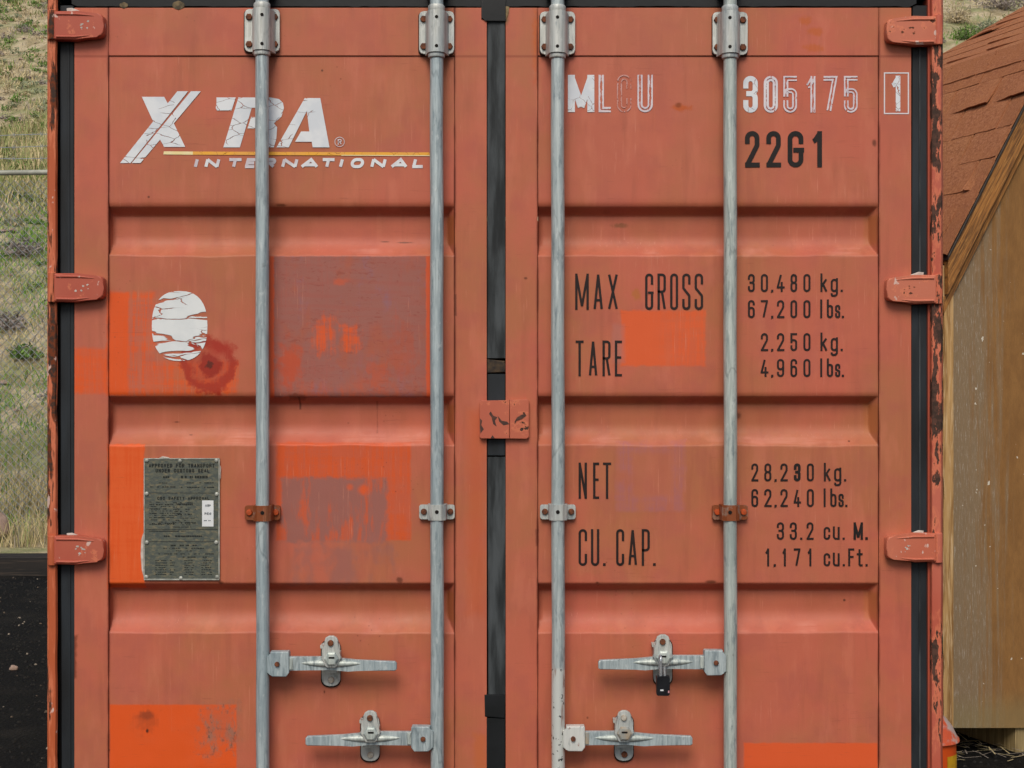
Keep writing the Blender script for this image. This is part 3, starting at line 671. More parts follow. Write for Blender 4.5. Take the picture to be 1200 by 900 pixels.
col = t.mix((1-t.ss(SB+.02, SB+.16, t.z + (n2-.5)*.1))*.5, col, lin('85774f'))
col = t.mix(t.ss(.71, .73, t.noise(30, det=2, off=(6, 2, 2))), col, lin('cfc8b8'))
t.base(col).bump(n*.5+n2*.6+t.noise(120, (3, 3, .6), det=3)*.3, .003, 1); M_ply = t.m
M_board = wood('stained_pine_board', '64401c', 'a06a30', 'b98444', 2.2, 'X'); M_trim = wood('knotty_pale_pine', '8a6434', 'bd9660', 'd3b58a', 1.6, 'Z'); M_skid = wood('skid_timber', '7a6844', 'a08c60', 'b09c70', 1, 'Z', False)
M_drip = flatmat('dark_drip_edge', '2c2622', .6, '3a322c')
# walls
def wallpoly(y0, y1, name):
    pts = [(0, SB), (1.0, SB-.08), (WW, SB-.08), (WW, roofz(WW)-.1), (WW-.399*K, roofz(.399*K)-.06), (WW/2, roofz(WW/2)-.06), (.399*K, roofz(.399*K)-.06), (0, roofz(0)-.1)]
    bm = bmesh.new(); prism(bm, pts, y0, y1, px=False); bm_obj(name, bm, M_ply, shed)
wallpoly(0, .02, 'front_wall'); wallpoly(LL-.02, LL, 'rear_wall')
for x0 in (0.003, WW-.023):
    bm = bmesh.new(); box(bm, (x0, .021, SB), (x0+.02, LL-.021, roofz(0)-.12)); bm_obj('side_wall', bm, M_ply, shed)
# corner trim with a wavy waney edge
bm = bmesh.new(); N_ = 30; top = roofz(0)-.14
L1 = [(-.062+.010*math.sin(i*.55)+.006*math.sin(i*1.7), SB+.0+(top-SB)*i/N_) for i in range(N_+1)]
pts = L1[::-1] + [(-.004, SB), (-.004, top)]
prism(bm, pts, -.012, .03, .003, 1, px=False); bm_obj('corner_board', bm, M_trim, shed)
# rake boards on the lower and upper slope
def rake(u0, u1, o0, o1, y0, y1, name, mat, flip=False):
    def P(u, o): return (u, roofz(u)-o)
    k0 = math.hypot(1, 1.687 if u1 <= .46 else .57)
    pts = [P(u0, o0*k0), P(u1, o0*k0), P(u1, o1*k0), P(u0, o1*k0)]
    if flip: pts = [(WW-a, b) for a, b in pts]
    me_l = Vector((pts[1][0]-pts[0][0], 0, pts[1][1]-pts[0][1])); ang = math.atan2(me_l.z, me_l.x)
    c, s_ = math.cos(-ang), math.sin(-ang); loc = Vector((pts[0][0], 0, pts[0][1]))
    q = [((a-loc.x)*c-(b-loc.z)*s_, (a-loc.x)*s_+(b-loc.z)*c) for a, b in pts]
    bm = bmesh.new(); prism(bm, q, y0, y1, .002, 1, px=False)
    o = bm_obj(name, bm, mat, shed); o.location = loc; o.rotation_euler = (0, -ang, 0)
ub = .399*K
for fl in (False, True):
    rake(-.055, ub-.001, .012, .085, -.045, -.018, 'rake_board', M_board, fl); rake(-.055, ub-.001, .090, .125, -.016, -.001, 'rake_trim', M_board, fl)
    rake(ub+.001, WW/2-.001, .012, .085, -.045, -.018, 'rake_board', M_board, fl)
    rake(-.06, ub-.001, .001, .010, -.052, -.02, 'drip_edge', M_drip, fl)
# roof deck
bm = bmesh.new(); us = [-.05, ub, WW/2, WW-ub, WW+.05]
zz = [roofz(-.05), roofz(ub), roofz(WW/2), roofz(ub), roofz(-.05)]
a = [[bm.verts.new((u, y, z-dz)) for u, z in zip(us, zz)] for y, dz in ((-.017, .004), (LL+.05, .004), (LL+.05, .05), (-.017, .05))]
for k in range(4):
    for i in range(4): bm.faces.new((a[k][i], a[k][i+1], a[(k+1) % 4][i+1], a[(k+1) % 4][i]))
bm_obj('roof_deck', bm, M_board, shed)
t = NT('terracotta_shingle', .95, 0, .1); n = t.noise(105, det=4, rough=.7); m = t.noise(9, det=4)
inf = t.t.nodes.new('ShaderNodeObjectInfo'); rn = X(t, inf.outputs['Random'])
col = t.mix(t.ss(.35, .65, n), lin('86543a'), lin('b27b57')); col = t.mix(t.ss(.4, .7, m)*.5, col, lin('a46c46')); col = t.mix(rn*.25, col, lin('9a5e46')); col = t.mix(t.ss(.55, .75, t.noise(55, det=4, off=(5, 5, 5)))*.5, col, lin('7c4834')); col = t.mix(t.ss(.60, .75, t.noise(70, det=4, off=(1, 5, 5)))*.5, col, lin('c8947a'))
t.base(col).bump(n+t.noise(400, det=2)*.7, .003, 1); M_sh = t.m
def shingle_mesh(seed, curl):
    nu, nv = 7, 3; bm = bmesh.new(); W, H, T = .3015, .30, .0065; g = []
    for s_ in (0, 1):
        for j in range(nv+1):
            for i in range(nu+1):
                x = (i/nu)*W; yv = -j/nv*H
                z = .003 + .005*(j/nv) + (T if s_ == 0 else 0) + curl*(max(0, j/nv-.5)*2)**2*(.3+.7*math.sin(i/nu*3.1+seed))*.012
                g.append(bm.verts.new((x, yv + (.002*math.sin(i*2.3+seed) if j == nv else 0), z)))
    K_ = (nu+1)*(nv+1); idx = lambda s_, i, j: g[s_*K_ + j*(nu+1)+i]
    for j in range(nv):
        for i in range(nu):
            bm.faces.new((idx(0,i,j), idx(0,i,j+1), idx(0,i+1,j+1), idx(0,i+1,j))); bm.faces.new((idx(1,i,j), idx(1,i+1,j), idx(1,i+1,j+1), idx(1,i,j+1)))
    for i in range(nu): bm.faces.new((idx(0,i,nv), idx(1,i,nv), idx(1,i+1,nv), idx(0,i+1,nv)))
    for j in range(nv):
        for i in (0, nu): bm.faces.new((idx(0,i,j), idx(0,i,j+1), idx(1,i,j+1), idx(1,i,j)))
    bmesh.ops.recalc_face_normals(bm, faces=bm.faces)
    me = bpy.data.meshes.new('shingle'); bm.to_mesh(me); bm.free(); me.materials.append(M_sh); return me
shm = [shingle_mesh(k*1.3, c) for k, c in enumerate((.05, .5, 1.9, .2, 1.2))]
def slope(u0, u1, side, phase):
    p0, p1 = Vector((u0, 0, roofz(u0))), Vector((u1, 0, roofz(u1)))
    if side: p0.x, p1.x = WW-p0.x, WW-p1.x
    up = (p1-p0).normalized(); L_ = (p1-p0).length; ex = .158; nc = int(math.ceil(L_/ex))
    ay = Vector((0, -1, 0)) if not side else Vector((0, 1, 0)); nrm = ay.cross(up)
    if nrm.z < 0: nrm = -nrm
    for c in range(nc):
        bot = p0 + up*(c*ex - .012); off_ = (c % 2)*.154+phase+random.uniform(-.01, .01)
        for k in range(-1, 7):
            y0 = -.03 + (k*.312 + off_ - .30); ya, yb = y0, y0+.302
            if yb < -.06 or ya > LL+.05: continue
            sh = 1.0
            if ya < -.052: sh = (yb+.052)/.302; ya = -.052
            if yb > LL+.06: sh = (LL+.06-ya)/.302
            if sh < .12: continue
            me = random.choices(shm, (4, 3, 1.2, 4, 1.5))[0]; o = bpy.data.objects.new('shingle', me); C.objects.link(o); o.parent = shed
            top = bot + up*.30*(1 if c < nc-1 else .55)
            X_ = Vector((0, 1, 0)); Y_ = up; Z_ = X_.cross(Y_)
            org = Vector((0, ya, 0)) + Vector((top.x, 0, top.z))
            if Z_.z < 0: X_ = -X_; Z_ = X_.cross(Y_); org.y = ya + .302*sh
            o.matrix_basis = Matrix(((X_.x, Y_.x, Z_.x, org.x), (X_.y, Y_.y, Z_.y, org.y), (X_.z, Y_.z, Z_.z, org.z), (0, 0, 0, 1))) @ Matrix.Diagonal((sh, 1 if c < nc-1 else .6, 1, 1))
for side in (0, 1):
    slope(-.055, ub, side, .06); slope(ub, WW/2, side, .12)
bm = bmesh.new(); prism(bm, [(WW/2-.12, roofz(WW/2-.12)+.012), (WW/2, roofz(WW/2)+.014), (WW/2+.12, roofz(WW/2-.12)+.012), (WW/2+.12, roofz(WW/2-.12)+.02), (WW/2, roofz(WW/2)+.022), (WW/2-.12, roofz(WW/2-.12)+.02)], -.055, LL+.06, px=False); bm_obj('ridge_cap', bm, M_sh, shed)
for x0 in (.325, 2.1):
    bm = bmesh.new(); box(bm, (x0, .015, GZ+.0), (x0+.09, LL-.02, SB-.003), .004); bm_obj('skid', bm, M_skid, shed)
bm = bmesh.new(); box(bm, (.01, .03, SB+.003), (WW-.01, LL-.03, SB+.03)); bm_obj('floor', bm, M_skid, shed)

# ================================================================== orange canister
can = tag(empty('orange_canister', (1.407, 1.0, GZ)), 'small orange metal canister with dented domed lid between container and shed', 'canister')
M_can = flatmat('orange_canister_paint', 'cc4a16', .45, 'd2541c', 9); 
t = NT('scuffed_lid_paint', .5); M_lid = t.base(t.mix(t.ss(.40, .50, t.noise(11, det=4)), lin('b09c94'), lin('c8532a'))).bump(t.noise(20), .004).m
zt = CAM_Z-383/F*5-GZ
bm = bmesh.new(); lathe(bm, [(.098, 0), (.1, .01), (.1, zt-.10), (.096, zt-.095)], (0, 0, 0), 32); bm_obj('body', bm, M_can, can, auto=40)
bm = bmesh.new(); lathe(bm, [(.104, zt-.098), (.111, zt-.094), (.109, zt-.086), (.1, zt-.075), (.088, zt-.048), (.066, zt-.02), (.034, zt-.003), (.01, zt)], (0, 0, 0), 32); bm_obj('domed_lid', bm, M_lid, can, auto=50)
bm = bmesh.new()
for i in range(8):
    a0, a1 = R(-62+i*8), R(-54+i*8)
    bm.faces.new([bm.verts.new((.1012*math.cos(a), .1012*math.sin(a), z)) for a, z in ((a0, zt-.185), (a1, zt-.185), (a1, zt-.135), (a0, zt-.135))])
bm_obj('yellow_sticker', bm, flatmat('yellow_sticker', 'c99a1c', .6, 'b5851a', 40), can)

# ================================================================== container
con = tag(empty('shipping_container', (0, 0, 0)), 'weathered rust-orange steel shipping container seen square on its closed double doors', 'shipping container')
HW = 545*S*1.0                                    # half width at the posts
XL, XR = at(55, 0).x, at(1105, 0).x
ZB, ZT = 0.0, 2.591; Z_door_top = at(0, 8).z; Z_door_bot = at(0, 990).z
YL = 6.058
RECS = ((240, 252, 285, 299.5), (463, 474, 507, 522), (683, 694, 725, 742), (905, 916, 946, 964))
def leaf(u0, u1, a, b):
    """u0..u1 leaf edges, a..b panel edges"""
    d = bm = bmesh.new()
    zt_, zb_ = at(0, 9).z, at(0, 990).z
    bx_ = lambda ua, ub_, va, vb: box(bm, (at(ua, 0).x, 0, at(0, vb).z), (at(ub_, 0).x, .05, at(0, va).z), .0016, 2)
    bx_(u0, a, 9, 990); bx_(b, u1, 9, 990)
    bx_(a+.15, b-.15, 9, 65.2); bx_(a+.15, b-.15, 968, 990)
    for v in bm.verts:                              # slightly bowed, hand-bashed steel
        v.co.y += .0006*noise.noise(v.co*9)
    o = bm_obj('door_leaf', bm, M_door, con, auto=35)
    # corrugated panel: dense grid with pressed recesses and soft dents
    vs_ = [66.2]
    while vs_[-1] < 967:
        v = vs_[-1]; near = any(r[0]-3 < v < r[1]+2 or r[2]-3 < v < r[3]+3 for r in RECS); vs_.append(v + (1.2 if near else 5))
    us_ = [a+.6, a+1.4, a+2.6]
    while us_[-1] < b-16: us_.append(us_[-1]+5)
    while us_[-1] < b-1.6: us_.append(us_[-1]+1.1)
    us_.append(b-.6)
    V_ = []
    for v in vs_:
        for u in us_:
            ww = 1.6*noise.noise(Vector((u*.018, v*.01, a*.1))) + .8*noise.noise(Vector((u*.06, 3, a)))
            pv = 0
            for (q0, q1, q2, q3) in RECS:
                if q0 < v < q3+4:
                    ta = min(1, (v-q0)/(q1-q0)); ta = ta*ta*(3-2*ta)*.5+ta*.5
                    tb = max(0, min(1, (v-q2+9)/(q3+ww-q2+9))); pv = max(0, min(ta, 1-tb**1.9))
            hx = min((u-a)/2.0, (b-u)/9.5, 1); dep = .034*min(pv, max(0, hx)*1.02)
            dent = .0007*(noise.noise(Vector((u*.02, v*.02, 5)))+.6) + .0005*(noise.noise(Vector((u*.06, v*.06, 9)))+.5)
            edge = min(1, (v-66.2)/4 + .15)
            p = at(u, v, 0); V_.append((p.x, .0022 + dep + max(0, dent)*.9 + .0*edge, p.z))
    nu = len(us_); fs = [(j*nu+i, (j+1)*nu+i, (j+1)*nu+i+1, j*nu+i+1) for j in range(len(vs_)-1) for i in range(nu-1)]
    me = bpy.data.meshes.new('door_panel'); me.from_pydata(V_, [], fs); me.polygons.foreach_set('use_smooth', [True]*len(fs))
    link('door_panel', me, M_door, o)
    bm = bmesh.new(); box(bm, (at(a, 0).x+.002, .051, zb_+.01), (at(b, 0).x-.002, .054, zt_-.01)); bm_obj('inner_sheet', bm, M_side, o)
    return o
leafL = leaf(87, 570.5, 127, 533); leafR = leaf(592.5, 1068, 630, 1030)

# seals
def strip(pts, y0, y1, mat, name='door_seal', bev=.003, parent=con):
    bm = bmesh.new(); prism(bm, pts, y0, y1, bev, 2); return bm_obj(name, bm, mat, parent, auto=40)
strip([(66, 3), (69.5, 3), (72, 500), (71, 992), (66, 992)], .02, .05, M_dark, 'seal_recess', 0)
strip([(70, 6), (86.6, 6), (86.6, 500), (88, 700), (88.5, 992), (72, 992), (71.5, 600)], .006, .045, M_rub)
strip([(78.5, 46), (81.5, 46), (83, 900), (80, 900)], .0035, .012, M_rub, 'seal_lip', .001)
strip([(1068.4, 6), (1087, 6), (1087, 992), (1066.5, 992), (1066.5, 700), (1068.4, 698)], .006, .045, M_rub)
strip([(1077, 46), (1079, 46), (1079, 990), (1077, 990)], .0035, .012, M_rub2, 'seal_lip', .001)
strip([(571, 25), (592, 25), (592.5, 420), (571, 420)], .004, .045, M_rub2)
strip([(571, 421), (592.2, 423), (591, 427), (593, 436), (571, 437)], .002, .045, flatmat('torn_brown_tape', '4a3c2c', .8, '2a2522', 60), 'torn_tape')
strip([(571, 438), (592.2, 438), (592.2, 534), (571, 534)], .005, .045, M_rub)
strip([(571, 535.5), (592.6, 535.5), (592.6, 815), (572, 815)], .002, .045, M_rub2)
strip([(567.5, 814), (592.5, 814), (592, 842), (568, 840)], -.002, .045, M_tape, 'seal_tape')
strip([(568.5, 841), (592, 842), (592, 992), (568.5, 992)], .001, .045, M_tape)
strip([(564, -2), (593, -2), (593, 25), (571, 25), (569, 23), (564, 22)], -.004, .045, M_tape)
# top seal with its ragged lower edge
top = [(84, 4.5)]+[(u, 7.4+1.1*noise.noise(Vector((u*.02, 0, 0)))+.8*noise.noise(Vector((u*.09, 3, 0)))) for u in range(90, 1068, 4)]+[(1074, 4), (1074, -4), (84, -4)]
strip(top, .001, .048, M_tape, 'top_seal', 0)
for u_, r_ in ((145, 5), (209, 7.5)):
    strip([(u_+r_*math.cos(a)*1.0, 6+r_*.65*math.sin(a)+.8*math.sin(a*5)) for a in [i*.52 for i in range(12)]], -.0015, .001, flatmat('dirty_caulk', '4a4234', .9, '7a6a50', 60), 'caulk_blob', .001)
strip([(592, 7), (597, 8), (596, 14), (593, 24), (591.5, 24)], -.0022, .001, flatmat('yellowed_caulk', '6b5c42', .9, '8a7858', 60), 'caulk_blob', .0005)

# posts, header, sill
def post(u0, u1, mat, wob, seed):
    bm = bmesh.new(); n_ = 60; rings = []
    for i in range(n_+1):
        v = -30 + i*(1025+30)/n_
        e = wob*noise.noise(Vector((v*.02, seed, 0)))
        q = [at(u0, v, -.012), at(u0+2, v, -.018), at(u1+e-2.5, v, -.018), at(u1+e, v, -.010), at(u1+e, v, .05)]
        q += [Vector((q[4].x, .05, q[4].z)), Vector((q[0].x, .09, q[0].z))]
        rings.append([bm.verts.new(p) for p in q[:5]+[q[6]]])
    for i in range(n_):
        for k in range(6): bm.faces.new((rings[i][k], rings[i][(k+1) % 6], rings[i+1][(k+1) % 6], rings[i+1][k]))
    bm.faces.new(rings[0]); bm.faces.new(rings[-1][::-1])
    return bm_obj('corner_post', bm, mat, con, auto=30)
post(55.5, 67.5, M_postL, 1.6, 1.0)
# right post shows an inner lip and an outer face
post(1090.5, 1105, M_postR, .8, 5.0)
strip([(1087.3, -20), (1090.2, -20), (1090.2, 1000), (1087.3, 1000)], -.004, .05, flatmat('bare_red_post_lip', 'a04832', .55, '9a4a38', 30), 'post_lip', .0008)
bm = bmesh.new(); box(bm, (XL+.004, -.002, at(0, -4).z), (XR-.004, .08, ZT-.002), .006); bm_obj('header_rail', bm, M_rub2, con, auto=40)
bm = bmesh.new(); box(bm, (XL+.004, -.004, .012), (XR-.004, .09, at(0, 994).z), .005); bm_obj('door_sill', bm, M_side, con, auto=40)
for sx in (XL-.001, XR-.177):
    for y0 in (-.02, YL-.158):
        for z0 in (-.004, ZT-.10):
            bm = bmesh.new(); box(bm, (sx, y0+.0, z0 if z0 < 1 else ZT-.045), (sx+.178, y0+.162, (z0+.118) if z0 < 1 else ZT+.004), .008)
            o = bm_obj('corner_casting', bm, M_side, con, auto=40)
            o2 = bmesh.new(); prism(o2, rrect(0, 0, .1, .06, .028) , 0, .002, px=False)
            if z0 < 1 and y0 < 0: h = bm_obj('casting_hole', o2, M_dark, o); h.location = (sx+.04, y0-.0015, z0+.03)
            else: o2.free()
# corrugated sides, roof, rear
def corr(n_, amp, pitch, f):
    bm = bmesh.new(); pts = []
    x = 0
    while x < n_: pts += [(x, 0), (x+pitch*.3, 0), (x+pitch*.5, amp), (x+pitch*.8, amp)]; x += pitch
    pts = [p for p in pts if p[0] < n_] + [(n_, 0)]
    a_ = [bm.verts.new(f(p[0], p[1], 0)) for p in pts]; b_ = [bm.verts.new(f(p[0], p[1], 1)) for p in pts]
    for i in range(len(a_)-1): bm.faces.new((a_[i], a_[i+1], b_[i+1], b_[i]))
    return bm
for sgn, x0 in ((1, XL+.012), (-1, XR-.012)):
    bm_obj('side_wall', corr(YL-.17, .036, .278, lambda l, d_, t_: (x0+sgn*d_, .085+l, .16+t_*(ZT-.23))), M_side, con)
    for z0, z1 in ((.0, .165), (ZT-.075, ZT-.004)):
        bm = bmesh.new(); box(bm, (min(x0, x0+sgn*.05)-.003, .10, z0+.004), (max(x0, x0+sgn*.05), YL-.13, z1), .003); bm_obj('side_rail', bm, M_side, con)
bm_obj('roof_sheet', corr(YL-.17, .02, .21, lambda l, d_, t_: (XL+.03+t_*(XR-XL-.06), .085+l, ZT-.012-d_)), M_side, con)
bm_obj('rear_wall', corr(XR-XL-.2, .04, .25, lambda l, d_, t_: (XL+.1+l, YL-.02-d_, .1+t_*(ZT-.15))), M_side, con)
for sx in (XL+.005, XR-.105):
    bm = bmesh.new(); box(bm, (sx, YL-.1, .11), (sx+.1, YL-.005, ZT-.045)); bm_obj('rear_post', bm, M_side, con)
bm = bmesh.new(); box(bm, (XL+.05, .1, .12), (XR-.05, YL-.1, .16)); bm_obj('floor', bm, M_dark, con)
for y0, nm in ((.25, 'front'), (YL-.5, 'rear')):
    bm = bmesh.new(); box(bm, (XL-.05, y0, GZ), (XR+.02, y0+.22, -.004), .008)
    tag(bm_obj('sleeper', bm, M_tie), 'old timber sleeper under the %s end of the container' % ('door' if nm == 'front' else 'far'), 'timber', 'sleepers carrying the container')

# hinges
def hinge(vc, side, mat, seed):
    m = (lambda u: u) if side < 0 else (lambda u: 1160.5-u)
    kx = 1 if side < 0 else 1
    bm = bmesh.new()
    # blade in plan: sleeve at the post, raised pan, thin tail
    o_ = [(62.5, -15.5), (64, -17), (90, -17), (112, -14.2), (118, -13.2), (121, -10), (121.5, 0), (121, 9), (118.5, 12.5), (113, 13.8), (98, 15), (89, 17.3), (64, 16.5), (62.5, 15)]
    prism(bm, [(m(a), vc+b) for a, b in (o_ if side < 0 else o_[::-1])], -.030, -.0005, .005, 2)
    pr = [(69, -12.5), (100, -11.5), (117, -10), (117, 9), (108, 10.5), (92, 12.8), (69, 12.5)]
    o = bm_obj('hinge', bm, mat, con, auto=50)
    # pressed rims along top and bottom
    bm = bmesh.new()
    tube(bm, [at(m(66), vc-13.2, -.030), at(m(90), vc-13, -.030), at(m(110), vc-11, -.029)], [.0035, .0035, .002], 8)
    tube(bm, [at(m(66), vc+13.2, -.030), at(m(88), vc+13.6, -.030), at(m(104), vc+12, -.029)], [.0035, .0035, .002], 8)
    bm_obj('rim', bm, mat, o, auto=60)
    bm = bmesh.new(); pc = at(m(61.2), vc, -.018)
    tube(bm, [pc+Vector((0, 0, .041)), pc+Vector((0, 0, .038)), pc-Vector((0, 0, .038)), pc-Vector((0, 0, .041))], [.009, .0125, .0125, .009], 14)
    bm_obj('pin_sleeve', bm, M_postL if side < 0 else M_postR, o, auto=50)
    bm = bmesh.new(); prism(bm, [(m(78), vc-20), (m(84), vc-20.5), (m(92), vc-17.5), (m(96), vc-15), (m(78), vc-15)][::(1 if side < 0 else -1)], -.006, -.0005, .0015, 2); 
    if seed % 3: bm_obj('caulk', bm, M_caulk, o, auto=50)
    else: bm.free()
    # flaked spots
    P_ = Print(); rr = random.Random(seed*7+1)
    for k in range(7):
        cu, cv = m(rr.uniform(88, 104)), vc+rr.uniform(-5, 5); s_ = rr.uniform(.5, 1.6); n_ = 7
        P_.poly([(cu+s_*1.3*rr.uniform(.5, 1.3)*math.cos(2*math.pi*i/n_), cv+s_*rr.uniform(.5, 1.3)*math.sin(2*math.pi*i/n_)) for i in range(n_)], -.0303)
    P_.done('paint_flakes', [M_caulk if (side < 0 or seed == 7) else M_rust], o)
for i, vc in enumerate((29.5, 337, 645, 952)):
    hinge(vc, -1, M_hinge, 2+i); hinge(vc+(6 if i == 0 else 2 if i == 1 else -3), 1, M_hingeO, (6, 5, 7, 8)[i])

# centre lock plate
bm = bmesh.new(); prism(bm, [(562, 472), (564, 469.5), (597, 469), (597, 514), (564, 514), (562, 512)], -.016, -.0008, .002, 2); prism(bm, [(597.3, 468.5), (618, 468), (620, 470), (620, 512), (617.5, 514.5), (597.3, 514)], -.0146, -.0008, .0025, 2)
lp = bm_obj('overlap_plate', bm, M_plate, con, auto=40)
P_ = Print()
for q in ([(573, 485), (576, 489), (578, 497), (582, 500), (580, 493), (583, 489), (578, 487), (575, 482)], [(583, 487), (588, 493), (594, 494), (597, 497), (590, 498.5), (585, 494)], [(603, 494), (606, 489), (612, 485.5), (617, 487), (611, 491), (605, 493), (603.5, 497)], [(562.5, 490), (565, 493), (564, 498), (567, 503), (563, 508), (562.4, 500)], [(575, 513.5), (577, 510), (580, 513.5)]): P_.poly(q, -.0163)
P_.done('paint_chips', [flatmat('dark_chipped_steel', '3c2c28', .7, '54382e', 60)], lp)

# locking bars
def bolt(u, v, y, r_, mat, parent, hexa=True):
    bm = bmesh.new(); c = at(u, v, y)
    prof = [(r_, 0), (r_, -.004), (r_*.86, -.0062), (r_*.3, -.0068)]
    lathe(bm, prof, c, 6 if hexa else 12, 'Y'); return bm_obj('bolt', bm, mat, parent, auto=35)
YB = -.046
def lockbar(u, bmat, bkmat, gmat, boltm, v_top, gv, tilt=1.2, gbolt=None):
    tp, bt = at(u, -20, YB), at(u+tilt, 1015, YB); bm = bmesh.new(); n_ = 40
    tube(bm, [tp.lerp(bt, i/n_)+Vector((.0006*math.sin(i*.7), 0, 0)) for i in range(n_+1)], .0179, 24)
    o = bm_obj('locking_bar', bm, bmat, con, auto=60)
    uc = u
    # top bearing bracket
    v0, v1 = v_top, v_top+50
    bm = bmesh.new(); prism(bm, rrect(uc-21.3, v0+1, uc+20.6, v1+1.6, 5), -.006, -.0006, .001, 1); bm_obj('backing_pad', bm, M_pad, o)
    bm = bmesh.new(); prism(bm, rrect(uc-20.3, v0, uc+20.6, v1, 5), -.014, -.0062, .002, 2)
    a_, b_ = at(uc, v0, YB), at(uc, v1, YB)
    n2 = 14; rings = []
    for zz_ in (a_.z-.001, b_.z+.001):
        ring = [(a_.x-.032, -.0138)]
        ring += [(a_.x+.0245*math.cos(math.pi+math.pi*i/n2), YB-.002+.0245*math.sin(math.pi+math.pi*i/n2)) for i in range(n2+1)]
        ring += [(a_.x+.032, -.0138)]
        rings.append([bm.verts.new((x, y, zz_)) for x, y in ring])
    for i in range(len(rings[0])-1): bm.faces.new((rings[0][i], rings[0][i+1], rings[1][i+1], rings[1][i]))
    bm.faces.new(rings[0]); bm.faces.new(rings[1][::-1])
    bm_obj('bearing_bracket', bm, bkmat, o, auto=40)
    for va, vb in ((v0-7, v0+1), (v1-1, v1+5.5)):
        bm = bmesh.new(); p0, p1 = at(uc, va, YB), at(uc, vb, YB); dz = p1.z-p0.z
        tube(bm, [p0, p0+Vector((0, 0, dz*.2)), p0+Vector((0, 0, dz*.8)), p1], [.0195, .0225, .0225, .0195], 20); bm_obj('collar', bm, bkmat, o, auto=50)
    for du in (-15, 15):
        for vv in (v0+9.5, v1-8.5): bolt(uc+du, vv, -.0138, .0096, boltm, o)
    for vv in (v0+6.5, v1-9.5):
        bm = bmesh.new(); c = at(uc, vv, YB-.0258); lathe(bm, [(.0046, .003), (.0046, -.0012)], c, 12, 'Y'); bm_obj('grease_hole', bm, M_dark, o)
    # middle guide
    v0, v1 = gv-8.5, gv+8.5; ug = u+tilt*.6
    bm = bmesh.new(); prism(bm, rrect(ug-21, v0, ug+20.5, v1, 2.5), -.012, -.0008, .0015, 2)
    a_ = at(ug, v0, YB); b_ = at(ug, v1+.8, YB); q = [(-.026, -.0118), (-.0235, -.055), (-.012, -.0655), (.012, -.0655), (.0235, -.055), (.026, -.0118)]
    r0 = [bm.verts.new((a_.x+x, y, a_.z+.001)) for x, y in q]; r1 = [bm.verts.new((a_.x+x, y, b_.z)) for x, y in q]
    for i in range(5): bm.faces.new((r0[i], r0[i+1], r1[i+1], r1[i]))
    bm.faces.new(r0); bm.faces.new(r1[::-1]); bm_obj('guide_bracket', bm, gmat, o, auto=35)
    for du in (-15.5, 15.5): bolt(ug+du, gv-.5, -.0118, .0085, gbolt or boltm, o, False)
    bm = bmesh.new(); lathe(bm, [(.0052, .003), (.0052, -.0012)], at(ug-.3, gv, -.0657), 12, 'Y'); bm_obj('grease_hole', bm, M_dark, o)
    # foot bracket below the frame edge and the cam ends
    bm = bmesh.new(); prism(bm, rrect(u+tilt-20, 930, u+tilt+20, 978, 5), -.064, -.0008, .006, 2); bm_obj('foot_bracket', bm, bkmat, o, auto=40)
    for vv in (-14, 1003):
        bm = bmesh.new(); c = at(u, vv, YB); box(bm, (c.x-.03, -.058, c.z-.022), (c.x+.03, -.004, c.z+.022), .006); bm_obj('cam_keeper', bm, bkmat, o, auto=40)
    return o
lockbar(307, M_galv, M_brk, M_brkR, M_rust, 10.5, 601, gbolt=M_rustO)
lockbar(511.5, M_galv, M_brk, M_brk, M_rust, 13, 600)
lockbar(653.3, M_galvW, M_brk, M_brk, M_rust, 13.5, 600)
lockbar(855.5, M_galv2, M_brk, M_brkR, M_rust, 14, 600.5, tilt=.6, gbolt=M_rustO)

